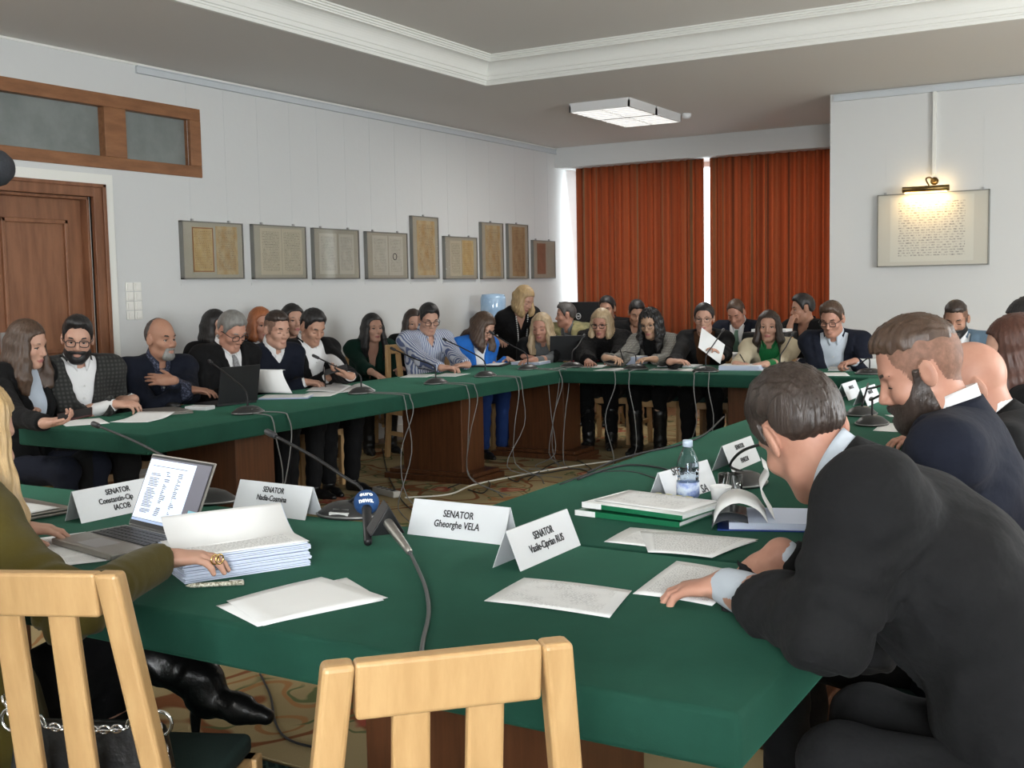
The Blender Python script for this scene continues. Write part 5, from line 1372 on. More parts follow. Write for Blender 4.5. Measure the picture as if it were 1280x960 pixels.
def sheet(parent, cx, cy, ang, w=.21, h=.297, z=TT, m=None, curl=0.0, name='page', wob=.001, n=8):
    """one sheet of paper lying with its lower edge across ang; curl lifts the far edge"""
    a = R3(ang); ux, uy = math.cos(a), math.sin(a)
    me = bpy.data.meshes.new(name); V = []; Fc = []; UV = []
    for j in range(n + 1):
        for i in range(n + 1):
            u, v_ = i / n - .5, j / n - .5
            x = cx + u * w * ux - v_ * h * uy; y = cy + u * w * uy + v_ * h * ux
            zz = z + .0012 + wob * (1 + math.sin(u * 5 + cx * 20) * math.cos(v_ * 4 + cy * 9)) + curl * max(0, v_ + .1) ** 2 * 2
            V.append((x, y, zz)); UV.append((u + .5, v_ + .5))
    for j in range(n):
        for i in range(n): Fc.append((j * (n + 1) + i, j * (n + 1) + i + 1, (j + 1) * (n + 1) + i + 1, (j + 1) * (n + 1) + i))
    me.from_pydata(V, [], Fc); uv = me.uv_layers.new(name='UVMap')
    for lp in me.loops: uv.data[lp.index].uv = UV[lp.vertex_index]
    me.materials.append(m or M_paper); me.polygons.foreach_set('use_smooth', [True] * len(me.polygons))
    o = bpy.data.objects.new(name, me); col.objects.link(o)
    s = o.modifiers.new('thick', 'SOLIDIFY'); s.thickness = .0006; s.offset = -1
    if parent is not None: o.parent = parent
    return o
def loose(px, py, ang, lab, m=None, group=None, z=TT, **k):
    p = on_z(px, py, z); o = sheet(None, p[0], p[1], ang, z=z, m=m, name='paper_sheet', **k); return tag(o, lab, 'paper', group)
def bundle(px, py, ang, lab, thick=.03, w=.21, h=.297, top=None, name='paper_stack', cat='paper stack', blue=True, z=TT, seed=1, at=None):
    """a stack of paper: ragged body and a printed top page"""
    p = on_z(px, py, z) if at is None else at; r = empty(name, (p[0], p[1], z), R3(ang), lab, cat)
    rnd = random.Random(seed); b = MB(); nl = max(3, int(thick / .004)); dz = thick / nl
    for i in range(nl):
        ox, oy = rnd.uniform(-.004, .004), rnd.uniform(-.004, .004)
        b.box((-w / 2 + ox, -h / 2 + oy, .0008 + i * dz), (w / 2 + ox, h / 2 + oy, (i + 1) * dz - .0004))
    b.build('pages', M_bluepaper if blue else M_paper, r)
    s = sheet(r, 0, 0, 0, w=w, h=h, z=thick, m=top or PR1, name='top_page'); return r
# --- name cards
M_card = mat('card_plastic', (0.74, 0.76, 0.78), .25, spec=.5, coat=.4)
def name_card(bl, br, lines, lab, size=.026, hh=.098, dep=.075, z=TT, sx=.82):
    bl, br = np.array(bl), np.array(br); x = nrm(br - bl); W = np.linalg.norm(br - bl)
    r = empty('name_card', tuple((bl + br) / 2), math.atan2(x[1], x[0]), lab, 'name card', 'folded senator name cards')
    t = .0016
    H_ = math.sqrt(hh ** 2 - (dep / 2) ** 2)
    f = MB(); f.hexa([(-W / 2, 0, 0.001), (W / 2, 0, 0.001), (W / 2, t, 0.001), (-W / 2, t, 0.001)], [(-W / 2, dep / 2, H_), (W / 2, dep / 2, H_), (W / 2, dep / 2 + t, H_), (-W / 2, dep / 2 + t, H_)])
    f.build('front_panel', M_card, r)
    f = MB(); f.hexa([(-W / 2, dep, 0.001), (W / 2, dep, 0.001), (W / 2, dep + t, 0.001), (-W / 2, dep + t, 0.001)], [(-W / 2, dep / 2 + t, H_), (W / 2, dep / 2 + t, H_), (W / 2, dep / 2 + 2 * t, H_), (-W / 2, dep / 2 + 2 * t, H_)])
    f.build('back_panel', M_card, r)
    M = frameM((0, dep / 4 - .0006, H_ * .53), (1, 0, 0), (0, dep / 2, H_))
    text_mesh('\n'.join(lines), size, M_ink, r, M, sx=sx, bold=.0004)
    return r
def cz(px, py): return on_z(px, py, TT)
name_card(cz(509, 668), cz(629, 682), ['SENATOR', 'Gheorghe VELA'], 'white folded name card directly right of the news microphones')
name_card(cz(651, 715), cz(726, 682), ['SENATOR', 'Vasile-Ciprian RUS'], 'white folded name card turned to the right, before the open document')
_a = cz(102, 655); _b = cz(158, 643); name_card(_a, _a + nrm(_b - _a) * .297, ['SENATOR', 'Constantin-Cip     ', 'IACOB'], 'white folded name card behind the left side of the open laptop', size=.0235)
name_card(cz(290, 639), cz(381, 651), ['SENATOR', 'Nadia-Cosmina', 'C'], 'white folded name card behind the tall paper stack, right of the laptop', size=.0235)
_a = cz(837, 630); _b = cz(882, 616); name_card(_a, _a + nrm(_b - _a) * .297, ['SENATOR', 'Cri        ', 'NCU      SA'], 'white folded name card half hidden behind the water bottle', size=.036, sx=1.0)
name_card(cz(916, 591), cz(951, 576), ['SENATOR', '', 'FENECHI'], 'white folded name card behind the drinking glass and the bent microphone', size=.0235)
_a = cz(1085, 508); _b = cz(1102, 501); name_card(_a, _b, ['SENATOR', ''], 'nearer of two small name cards beside the bearded profile')
_a = cz(1061, 501); _b = cz(1077, 495); name_card(_a, _a + nrm(_b - _a) * .29, ['SENATOR', ''], 'farther of two small name cards beside the bearded profile')

# --- conference microphones
M_micbase = mat('microphone_base_plastic', (0.028, 0.028, 0.028), .35); M_mictrim = mat('microphone_trim', (0.30, 0.30, 0.29), .3, metal=.7)
def mic(base, tip, lab, rot=None, rise=.5, cables=(), M_b=None, mid_pts=None):
    base = np.array(base, float); base[2] = TT; tip = np.array(tip, float)
    d = tip - base; rz = math.atan2(d[1], d[0]) - PI / 2 if rot is None else R3(rot)
    r = empty('conference_microphone', tuple(base), rz, lab, 'microphone', 'gooseneck conference microphones')
    Ri = Matrix.Rotation(-rz, 3, 'Z'); lt = Ri @ VW(tip - base)
    b = MB(); b.lathe([(0, .002), (.098, .002), (.10, .008), (.094, .016), (.066, .034), (.04, .042), (0, .044)], 28, M=Matrix.Diagonal((1, .72, 1, 1)))
    o = b.build('base', M_b or M_micbase, r, smooth=True)
    MB().lathe([(.094, .006), (.1025, .006), (.1025, .011), (.094, .011)], 28, M=Matrix.Diagonal((1, .72, 1, 1))).build('base_trim', M_mictrim, o, smooth=True)
    MB().box((-.025, -.052, .022), (.025, -.036, .030)).build('button_strip', M_mictrim, o)
    s = Vector((0, .0, .04))
    if mid_pts: ctrl = [s] + [Ri @ VW(np.array(q) - base) for q in mid_pts] + [lt]
    else: ctrl = [s, s + Vector((0, 0, .07)) + lt * .05, s * (1 - rise) + lt * rise + Vector((0, 0, .03 * lt.length / .4)), lt]
    P = curve_pts(ctrl, 24); dd = (P[-1] - P[-3]).normalized()
    MB().tube(P, .0048, 8).build('gooseneck', M_black, r, smooth=True)
    MB().tube([lt - dd * .012, lt - dd * .008, lt + dd * .01, lt + dd * .035, lt + dd * .042], [.006, .0095, .0105, .0105, .006], 12).build('microphone_head', M_dark, r, smooth=True)
    for c in cables:
        cm = M_gcable if len(c) > 7 else M_cable
        pts = [Ri @ VW(np.array(q) - base) for q in c]; MB().tube(curve_pts(pts, 30), .0035, 6).build('cable', cm, r, smooth=True)
    return r
def drop(b, side, rnd, edge, dx=0.0):
    """cables falling over the inner table edge to the floor; side 'x' the left table, 'y' the far one"""
    out = []
    for s in (-.05, .06):
        if side == 'x':
            y = b[1] + s + rnd.uniform(-.03, .03); e = edge + .012
            out.append([(b[0] + .02, b[1] + s * .6, TT + .008), (e - .03, y, TT + .006), (e, y + .01, TT - .02), (e + .01, y + .02, TT - .12), (e + rnd.uniform(-.06, .02), y + rnd.uniform(-.05, .1), .40), (e + rnd.uniform(-.12, .08), y + rnd.uniform(-.12, .12), .12), (e + rnd.uniform(-.05, .2), y + rnd.uniform(-.2, .2), .018), (e + .25, y + rnd.uniform(-.3, .3), .018)])
        else:
            x = b[0] + s + rnd.uniform(-.03, .03); e = edge - .012
            out.append([(b[0] + s * .6, b[1] - .02, TT + .008), (x, e + .03, TT + .006), (x + .01, e, TT - .02), (x + .01, e - .01, TT - .12), (x + rnd.uniform(-.08, .05), e + rnd.uniform(-.02, .05), .40), (x + rnd.uniform(-.12, .1), e + rnd.uniform(-.08, .1), .12), (x + rnd.uniform(-.2, .1), e - .08, .018), (x + rnd.uniform(-.3, .2), e - .25, .018)])
    return out
rn = random.Random(11)
LE, FE = -4.09, 7.72
left_m = [((310, 517), (264, 453), -4.78, 'microphone in front of the black laptop at the left table'), ((452, 492), (397, 447), -4.72, 'microphone pointing at the heavy man with the phone'), ((545, 480), (493, 437), -4.75, 'microphone pointing at the man in the striped shirt'),
          ((607, 471), (557, 425), -4.85, 'microphone pointing at the woman in the blue blazer'), ((660, 462), (616, 417), -4.75, 'microphone nearest the inner corner, leaning towards the blue blazer')]
for bp, tp, X, lab in left_m:
    b = on_z(*bp); b[0] = min(b[0], LE - .10); mic(b, on_x(*tp, X), lab, rot=90, cables=drop(b, 'x', rn, LE))
far_m = [((715, 459), (729, 421), 8.35, 'upright microphone before the woman in the fur collar'), ((795, 462), (779, 439), 8.4, 'microphone before the stack of the woman in light grey blazer'), ((882, 465), (903, 414), 8.3, 'microphone before the woman holding up a sheet'), ((975, 466), (990, 419), 8.3, 'microphone before the woman in the beige blazer, base hidden')]
for bp, tp, Y, lab in far_m:
    b = on_z(*bp); b[1] = max(b[1], FE + .10); mic(b, on_y(*tp, Y), lab, rot=0, cables=drop(b, 'y', rn, FE))
b = on_z(1087, 468); mic(b, on_y(1062, 462, 8.4), 'dark microphone base on the far right corner of the tables', rot=0)
b1 = on_z(1077, 519); mic(b1, tuple(on_x(1108, 480, -.95)), 'farther of two microphones by the bearded profile', rot=-90, mid_pts=[tuple(b1 + np.array([.03, 0, .15])), tuple(on_x(1085, 486, -1.15))])
b2 = on_z(1090, 531); mic(b2, tuple(on_x(1107, 491, -.95)), 'nearer of two microphones by the bearded profile', rot=-90, mid_pts=[tuple(b2 + np.array([.0, 0, .12])), tuple(on_x(1088, 500, -1.08))])
b3 = on_z(930, 606); mic(b3, tuple(on_x(968, 552, -.95)), 'microphone behind the drinking glass, neck bent towards the charcoal suit', rot=-90, mid_pts=[tuple(on_x(913, 583, -1.24)), tuple(on_x(919, 571, -1.21)), tuple(on_x(931, 562, -1.15)), tuple(on_x(949, 556, -1.05))],
      cables=[[tuple(b3 + np.array([-.05, 0, .008])), tuple(cz(895, 606)), tuple(cz(840, 604)), tuple(cz(790, 590)), tuple(cz(740, 592)), tuple(cz(700, 606))]])
b4 = on_z(437, 645); mic(b4, tuple(on_y(342, 544, 2.62)), 'large microphone under the blue news microphone, neck reaching left', rot=10, mid_pts=[tuple(on_y(452, 612, 2.50)), tuple(on_y(430, 596, 2.54)), tuple(on_y(392, 571, 2.58))])
b5 = on_z(258, 628); mic(b5, tuple(on_y(122, 532, 2.75)), 'microphone behind the laptop, neck reaching far left', rot=20, mid_pts=[tuple(on_y(246, 590, 2.53)), tuple(on_y(205, 570, 2.60)), tuple(on_y(165, 550, 2.68))])
MB().box((-.03, -.066, .014), (.03, -.05, .022)).build('x', mat('label_white', (.6, .6, .58), .5)).name = 'white_label'
_l = bpy.data.objects['white_label']; _l.parent = [o for o in bpy.data.objects if o.get('label', '').startswith('large microphone')][0]
# floor and table cables on the right table
for pts, lab in [([(905, 522), (880, 545), (848, 558), (810, 566), (770, 577), (735, 592)], 'black cable lying on the right table near its inner edge'), ([(880, 606), (855, 596), (822, 586), (785, 583), (752, 590), (722, 601)], 'black cable in a loose curve across the right table')]:
    o = MB().tube(curve_pts([tuple(np.array(cz(*q)) + [0, 0, .005]) for q in pts], 40), .0038, 6).build('cable', M_cable, smooth=True); tag(o, lab, 'cable')
def floor_cable(pts, m, lab, r=.004):
    o = MB().tube(curve_pts([tuple(on_z(px, py, .018)) for px, py in pts], 60), r, 6).build('cable', m, smooth=True); tag(o, lab, 'cable')
floor_cable([(506, 622), (560, 618), (592, 606), (640, 596), (700, 585), (765, 576)], M_wcable, 'white cable running across the rug from the power strip', .006)
floor_cable([(478, 560), (484, 590), (500, 622), (520, 640), (560, 655)], M_cable, 'thin black cable curling down past the power strip')
floor_cable([(600, 585), (622, 590), (645, 602), (655, 596), (690, 590), (720, 586), (745, 592), (720, 575), (690, 580), (660, 600)], M_cable, 'tangled black cables on the rug between the pedestals')
floor_cable([(325, 842), (338, 870), (345, 905), (362, 925), (400, 936)], M_cable, 'black cable on the rug beside the boot', .004)
floor_cable([(560, 610), (590, 600), (612, 603), (604, 616), (585, 612)], M_cable, 'short black cable loop beside the middle pedestal')
# power strip
p = on_z(483, 619, .012); r = empty('power_strip', tuple(p), R3(-22), 'white power strip on the rug in front of the middle pedestal', 'power strip')
MB().box((-.14, -.03, 0), (.14, .03, .045)).build('housing', mat('strip_plastic', (0.42, 0.40, 0.36), .5), r, bevel=.008)
for k in range(4): MB().lathe([(0, .046), (.019, .046), (.021, .047), (.021, .045), (0, .044)], 16, (-.09 + k * .06, 0, 0)).build('socket', M_dark, r)
# --- news microphones
bc = np.array(on_z(458, 628, .845)); he = np.array(on_z(460, 678, .775))
d = nrm(he - bc)
r = empty('news_microphone', tuple(he), 0, 'news microphone with round blue foam ball and black handle', 'microphone')
lo_ = VW(bc - he)
MB().lathe([(.034 * math.sin(k / 16 * PI) + 1e-5, -.034 * math.cos(k / 16 * PI)) for k in range(17)], 28, tuple(lo_)).build('foam_ball', mat('blue_foam', (0.012, 0.055, 0.17), .8, bump=(300, .3, .002)), r, smooth=True)
MB().tube([lo_ + VW(d) * .015, lo_ + VW(d) * .05, Vector((0, 0, 0)), VW(-d) * -.005], [.0145, .0125, .0105, .008], 16).build('handle', M_black, r, smooth=True)
_n = nrm(np.array([0, 0, CAM_H]) - bc) ; _n = nrm(_n + np.array([0, 0, .55])); _x = nrm(np.cross(np.array([0, 0, 1.0]), _n)); _y = np.cross(_n, _x)
def wrap(p):
    a, b_ = p.x / .0345, p.y / .0345
    v = _x * math.sin(a) * math.cos(b_) + _y * math.sin(b_) + _n * math.cos(a) * math.cos(b_)
    return lo_ + VW(v) * (.0346 + p.z)
text_mesh('euro\nnews.', .0175, mat('white_print', (.85, .85, .85), .6), r, fn=wrap, bold=.0006, sx=1.1)
# second microphone: silver body with a black triangular flag
A, B = np.array(on_z(486, 655, .82)), np.array(on_z(512, 690, .785)); d2 = nrm(B - A)
r = empty('flag_microphone', tuple(A), 0, 'silver microphone with black flag block lying beside the blue ball', 'microphone')
B_ = VW(B - A)
MB().tube([VW(-d2) * .05, Vector((0, 0, 0)), B_ * .4, B_ * .82, B_], [.013, .013, .012, .0095, .008], 16).build('body', mat('silver_grey', (0.33, 0.31, 0.28), .3, metal=.7), r, smooth=True)
zz = VW(d2); xx = zz.cross(Vector((0, 0, 1))).normalized(); yy = xx.cross(zz)
fl = MB(); c0 = VW(-d2) * .055; c1 = VW(-d2) * .005
tri = [(-.046, -.032), (.046, -.032), (0, .048)]
fl.add([tuple(c0 + xx * a + yy * b_) for a, b_ in tri] + [tuple(c1 + xx * a + yy * b_) for a, b_ in tri], [(0, 2, 1), (3, 4, 5), (0, 1, 4, 3), (1, 2, 5, 4), (2, 0, 3, 5)])
fo = fl.build('flag_block', M_black, r, bevel=.003)
nl = VW(c0 - c0); e1 = (xx * -.046 + yy * -.032); e2 = yy * .048; sd = (e2 - e1).normalized(); out = (zz.cross(sd)).normalized()
if out.dot(xx) > 0: out = -out
for off, ln, w_, cl in ((.018, .062, .007, (0.8, 0.78, 0.75)), (.022, .03, .006, (0.45, 0.12, 0.06))):
    o_ = c0 + e1 + sd * off + zz * (.006 if w_ == .007 else .022) + out * .0012
    MB().add([tuple(o_), tuple(o_ + sd * ln), tuple(o_ + sd * ln + zz * w_), tuple(o_ + zz * w_), tuple(o_ - out * .001), tuple(o_ + sd * ln - out * .001), tuple(o_ + sd * ln + zz * w_ - out * .001), tuple(o_ + zz * w_ - out * .001)], [(0, 1, 2, 3), (7, 6, 5, 4), (0, 4, 5, 1), (1, 5, 6, 2), (2, 6, 7, 3), (3, 7, 4, 0)]).build('logo_stripe', mat('logo_%d' % int(cl[2] * 100), cl, .5), fo)
cp = [tuple(B), tuple(on_z(517, 700, .775)), tuple(on_z(531, 732, .766)), tuple(on_z(536, 765, .766)), tuple(on_z(529, 800, .766)), tuple(on_z(527, 822, .766))]
e_ = np.array(cp[-1]); cp += [(e_[0] + .0, 1.588, .745), (e_[0] + .0, 1.582, .60), (e_[0] + .01, 1.60, .30), (e_[0] + .05, 1.57, .02)]
MB().tube(curve_pts([VW(np.array(q) - A) for q in cp], 60), .0045, 8).build('cable', mat('mid_grey_cable', (0.085, 0.085, 0.085), .45), r, smooth=True)

# --- near table: stack, pages, laptop, pen
fl_, fr_ = cz(231, 731), cz(383, 708); ux = nrm(fr_ - fl_); uy = np.array([-ux[1], ux[0], 0]); uy = uy if (uy @ np.array([-1, 0, 0])) > 0 else -uy
cst = fl_ + ux * .1485 + uy * .105
angs = math.degrees(math.atan2(ux[1], ux[0]))
rs = bundle(0, 0, angs, 'tall ragged stack of printed pages under the hand of the woman in olive', thick=.058, w=.297, h=.21, at=cst, seed=5)
for k in range(2):
    v = []; f = []; n_ = 14
    for j in range(n_ + 1):
        t = j / n_; yy_ = -.005 + .095 * t + .004 * k; zz_ = .0605 + .062 * t ** 1.6 - .004 * k
        for i in range(2): v.append((-.148 + i * .297 + .004 * k, yy_, zz_))
    f = [(j * 2, j * 2 + 1, j * 2 + 3, j * 2 + 2) for j in range(n_)]
    o = MB().add(v, f).build('turned_page', M_bluepaper if k else M_paper, rs, smooth=True); o.modifiers.new('s', 'SOLIDIFY').thickness = .0006
p0, p1 = np.array(on_z(232, 734, .765)), np.array(on_z(305, 730, .765))
r = empty('pen', tuple(p0), 0, 'patterned ballpoint pen lying before the tall stack', 'pen'); dv = VW(p1 - p0)
MB().tube([Vector((0, 0, .003)), dv * .06 + Vector((0, 0, .003)), dv * .12 + Vector((0, 0, .003)), dv + Vector((0, 0, .003))], [.001, .0035, .0052, .0052], 10).build('barrel', mat('pen_pattern', (0.62, 0.60, 0.5), .35, var=((0.2, 0.18, 0.12), 160, (1, 1, 1), (.45, .55))), r, smooth=True)
MB().tube([dv * .75 + Vector((0, 0, .0095)), dv * .99 + Vector((0, 0, .0095))], .0014, 6).build('clip', M_steel, r)
loose(78, 684, -22, 'printed page under the left hand of the woman in olive', PR1, w=.297, h=.21)
loose(98, 690, -30, 'second printed page peeking out under the first in the left foreground', PR1, w=.297, h=.21, z=TT - .0004)
# open document before the man in charcoal
r = empty('open_document', tuple(on_z(790, 739)), 0, 'open printed document under the hands of the man in charcoal suit', 'document')
def page_from(corners, parent, m, z=.762, name='page', lift=.004):
    P = [np.array(on_z(*c, z)) for c in corners]; n = 8; V = []; UV = []
    for j in range(n + 1):
        for i in range(n + 1):
            u, v_ = i / n, j / n
            p = (P[0] * (1 - u) + P[1] * u) * (1 - v_) + (P[3] * (1 - u) + P[2] * u) * v_
            V.append((p[0], p[1], p[2] + lift * math.sin(PI * u) * .6 + lift * math.sin(PI * v_) * .3)); UV.append((u, v_))
    me = bpy.data.meshes.new(name); me.from_pydata(V, [], [(j * (n + 1) + i, j * (n + 1) + i + 1, (j + 1) * (n + 1) + i + 1, (j + 1) * (n + 1) + i) for j in range(n) for i in range(n)])
    uv = me.uv_layers.new(name='UVMap')
    for lp in me.loops: uv.data[lp.index].uv = UV[lp.vertex_index]
    me.materials.append(m); me.polygons.foreach_set('use_smooth', [True] * len(me.polygons))
    o = bpy.data.objects.new(name, me); col.objects.link(o)
    if parent is not None: o.parent = parent; o.matrix_parent_inverse = Matrix.Translation(-Vector(parent.location))
    s = o.modifiers.new('s', 'SOLIDIFY'); s.thickness = .0007; s.offset = -1
    return o
o = page_from([(329, 782), (485, 747), (402, 721), (283, 751)], None, M_paper, name='paper_sheet', z=.763); tag(o, 'upper of two blank sheets lying together before the tall stack', 'paper')
o = page_from([(322, 783), (480, 750), (433, 722), (270, 757)], None, M_paper, name='paper_sheet', z=.7612, lift=.001); tag(o, 'lower of two blank sheets lying together before the tall stack', 'paper')
page_from([(605, 751), (762, 772), (790, 738), (655, 722)], r, PR2); page_from([(791, 742), (890, 757), (938, 718), (846, 701)], r, PR1)
o = page_from([(755, 677), (892, 695), (947, 676), (788, 659)], None, PR2, name='paper_sheet'); tag(o, 'white page under another before the curled folder on the right table', 'paper')
o = page_from([(810, 690), (890, 697), (948, 674), (800, 664)], None, PR1, z=.7645, name='paper_sheet'); tag(o, 'printed page on top, before the curled folder on the right table', 'paper')
# laptop
hl = np.array([-2.482, 2.111, .778]); hx = nrm(np.array([.98, -.2, 0])); hy = np.array([hx[1], -hx[0], 0]); hy = hy if hy[1] < 0 else -hy
r = empty('laptop', (hl[0], hl[1], TT), math.atan2(hx[1], hx[0]), 'open silver laptop showing a text document in front of the name card', 'laptop')
M_alu = mat('laptop_aluminium', (0.33, 0.31, 0.28), .35, metal=.7)
MB().box((0, -.215, .003), (.31, .0, .019)).build('base', M_alu, r, bevel=.004)
kb = MB(); kb.box((.02, -.115, .0192), (.29, -.012, .0198)); kbo = kb.build('keyboard', mat('key_black', (.02, .02, .022), .5), r)
ks = MB()
for i in range(14):
    for j in range(5): ks.box((.024 + i * .019, -.111 + j * .02, .0198), (.040 + i * .019, -.095 + j * .02, .0212))
ks.build('keys', M_dark, kbo)
MB().box((.105, -.20, .0192), (.205, -.13, .0196)).build('touchpad', M_grey, r)
MB().tube([(.02, .004, .016), (.29, .004, .016)], .006, 10).build('hinge', M_dark, r)
lean = Matrix.Translation((0, .006, .018)) @ Matrix.Rotation(-R3(24), 4, 'X')
ld = MB(); ld.box((0, 0, 0), (.31, .006, .205), lean); lid = ld.build('lid', M_alu, r, bevel=.002)
MB().box((.004, -.0008, .004), (.306, -.0002, .201), lean).build('bezel', M_black, lid)
sc_ = MB(); sc_.box((.008, -.0016, .016), (.302, -.0009, .195), lean); 
scr = sc_.build('screen', mat('desktop_glow', (0.10, 0.10, 0.12), .3, emit=.35, emit_color=(0.25, 0.24, 0.30)), lid)
MB().box((.008, -.0022, .024), (.235, -.0017, .190), lean).build('document_window', mat('document_glow', (0.7, 0.76, 0.9), .3, emit=.5, emit_color=(0.78, 0.86, 1.0)), scr)
MB().box((.008, -.0022, .016), (.302, -.0017, .0225), lean).build('taskbar', mat('taskbar_glow', (0.4, 0.5, 0.7), .3, emit=.4, emit_color=(.5, .65, .95)), scr)
tl = MB(); rr_ = random.Random(3)
for (x0, x1, z0, z1, st) in ((.03, .085, .035, .15, .0042), (.105, .135, .035, .158, .005), (.165, .19, .035, .158, .005)):
    z = z1
    while z > z0:
        if rr_.random() > .12: tl.box((x0 + rr_.uniform(0, .006), -.0026, z), (x1 - rr_.uniform(0, .018), -.0022, z + st * .45), lean)
        z -= st
tl.box((.03, -.0026, .172), (.20, -.0022, .1735), lean)
tl.build('screen_text', mat('screen_ink', (0.12, 0.13, 0.17), .5), scr)
MB().box((.262, -.0022, .05), (.302, -.0017, .07), lean).build('screen_picture', mat('cyan_glow', (.2, .5, .6), .4, emit=.3, emit_color=(.3, .7, .8)), scr)
# closed laptop at the left edge with papers
p = on_z(15, 642); r = empty('closed_laptop', tuple(p), R3(-8), 'closed grey laptop at the left edge of the near table', 'laptop')
MB().box((-.16, -.11, .002), (.16, .11, .011)).build('base', M_alu, r, bevel=.003); MB().box((-.16, -.11, .012), (.16, .11, .02)).build('lid', M_alu, r, bevel=.003)
p = on_z(20, 636, .782); o = sheet(None, p[0], p[1], -4, z=.7805, w=.21, h=.15, name='paper_sheet'); tag(o, 'small white paper lying on the closed laptop at the left edge', 'paper')
# --- right table: folders, bottle, cup, glass, curled folder
M_fgreen = mat('green_plastic', (0.01, 0.14, 0.06), .35)
cF = (cz(729, 644) + cz(857, 661) + cz(894, 641) + cz(760, 628)) / 4; aF = math.degrees(math.atan2(*(cz(857, 661) - cz(729, 644))[1::-1]))
for k, (z, lab, sh) in enumerate([(TT, 'lower green document folder with white spine on the right table', (0, 0)), (TT + .021, 'upper green folder full of papers, on top of the other green folder', (.02, .005))]):
    r = empty('document_folder', (cF[0] + sh[0], cF[1] + sh[1], z), R3(aF + 2 - 4 * k), lab, 'folder')
    MB().box((-.165, -.115, .001), (.165, .115, .003)).build('back_cover', M_fgreen, r); MB().box((-.155, -.108, .0032), (.16, .108, .014)).build('pages', M_paper, r)
    MB().box((-.165, -.115, .0145), (.165, .115, .016)).build('front_cover', M_fgreen if k == 0 else mat('clear_cover', (.75, .78, .76), .25), r)
    MB().box((-.165, -.1165, .003), (.165, -.115, .0145)).build('spine', M_fgreen, r); MB().box((-.167, -.1175, .001), (-.10, -.1165, .0165)).build('spine_label', M_paper, r)
    if k:
        tb = sheet(r, 0, .01, 0, w=.30, h=.19, z=.016, m=PR2, name='top_page')
        for q in range(4): MB().box((-.07 + q * .035, .105, .0165), (-.05 + q * .035, .122, .017)).build('index_tab', mat('yellow_tab', (.7, .65, .3), .6), r)
p = on_z(860, 632); r = empty('water_bottle', tuple(p), 0, 'half full plastic water bottle with pale blue cap on the right table', 'bottle')
pf = [(0.0, .003), (.026, .001), (.0325, .006), (.033, .012), (.0315, .02), (.033, .03), (.033, .075), (.030, .082), (.0325, .09), (.030, .098), (.0325, .106), (.0325, .12), (.029, .138), (.021, .158), (.0135, .172), (.0125, .178)]
MB().lathe(pf + [(.0118, .178), (.0128, .171), (.0202, .157), (.028, .137), (.0315, .12), (.0315, .03), (.0318, .012), (.026, .006), (0, .006)], 32).build('bottle_shell', mat('pet_plastic', (0.86, 0.93, 1.0), .04, trans=1.0, ior=1.3), r, smooth=True)
MB().lathe([(0, .007), (.03, .008), (.031, .03), (.031, .075), (0, .075)], 28).build('water', mat('water', (0.75, 0.88, 1), .0, trans=1.0, ior=1.33), r, smooth=True)
MB().lathe([(.0332, .03), (.0336, .03), (.0336, .072), (.0332, .072)], 32).build('wrapper', mat('bottle_wrapper', (0.25, 0.33, 0.62), .35, var=((0.6, 0.68, 0.8), 40, (1, 1, 1), (.4, .6))), r, smooth=True)
MB().lathe([(0, .176), (.0150, .176), (.0150, .192), (.0135, .195), (0, .195)], 24).build('cap', mat('cap_blue', (0.50, 0.60, 0.72), .4), r, smooth=True)
p = on_z(901, 637); r = empty('paper_cup', tuple(p), 0, 'small white paper cup in front of the drinking glass', 'cup')
MB().lathe([(0, .001), (.0215, .001), (.0305, .066), (.0318, .068), (.0305, .0695), (.0295, .067), (.021, .006), (0, .006)], 28).build('cup_wall', M_paper, r, smooth=True)
MB().lathe([(0, .052), (.0275, .052), (.0275, .053), (0, .053)], 24).build('coffee', mat('coffee', (.05, .02, .01), .2), r)
p = on_z(913, 628); r = empty('drinking_glass', tuple(p), 0, 'clear drinking glass with water behind the paper cup', 'glass')
MB().lathe([(0, .001), (.032, .001), (.0345, .004), (.036, .086), (.0335, .086), (.032, .012), (0, .010)], 32).build('glass_wall', M_glass, r, smooth=True)
MB().lathe([(0, .0108), (.0315, .0125), (.0325, .045), (0, .045)], 28).build('water', MATS['water'], r, smooth=True)
# blue ring folder with curled pages
pf0 = np.array(on_z(958, 655)); r = empty('curled_folder', tuple(pf0), R3(20), 'dark blue folder with pages being turned over beside the charcoal suit', 'folder')
MB().box((-.13, -.10, .001), (.16, .12, .004)).build('cover', mat('folder_blue', (0.01, 0.04, 0.25), .35), r); MB().box((-.10, -.095, .0045), (.155, .115, .022)).build('pages', M_bluepaper, r)
def curl(name, pts, y0, y1, m, th=.0008):
    P = curve_pts([Vector((a, 0, b)) for a, b in pts], 24); v = []
    for p in P: v += [(p.x, y0, p.z), (p.x, y1, p.z)]
    o = MB().add(v, [(j * 2, j * 2 + 1, j * 2 + 3, j * 2 + 2) for j in range(len(P) - 1)]).build(name, m, r, smooth=True); o.modifiers.new('s', 'SOLIDIFY').thickness = th
curl('front_cover', [(-.05, .022), (-.10, .03), (-.135, .02), (-.145, .006)], -.10, .12, mat('grey_plastic_cover', (.05, .055, .065), .15)); curl('turned_page', [(.0, .024), (-.03, .06), (-.08, .075), (-.12, .055), (-.14, .02)], -.095, .115, M_paper)
curl('lifted_page', [(.02, .024), (.0, .06), (-.015, .10), (.005, .145), (-.01, .165)], -.06, .115, M_paper)
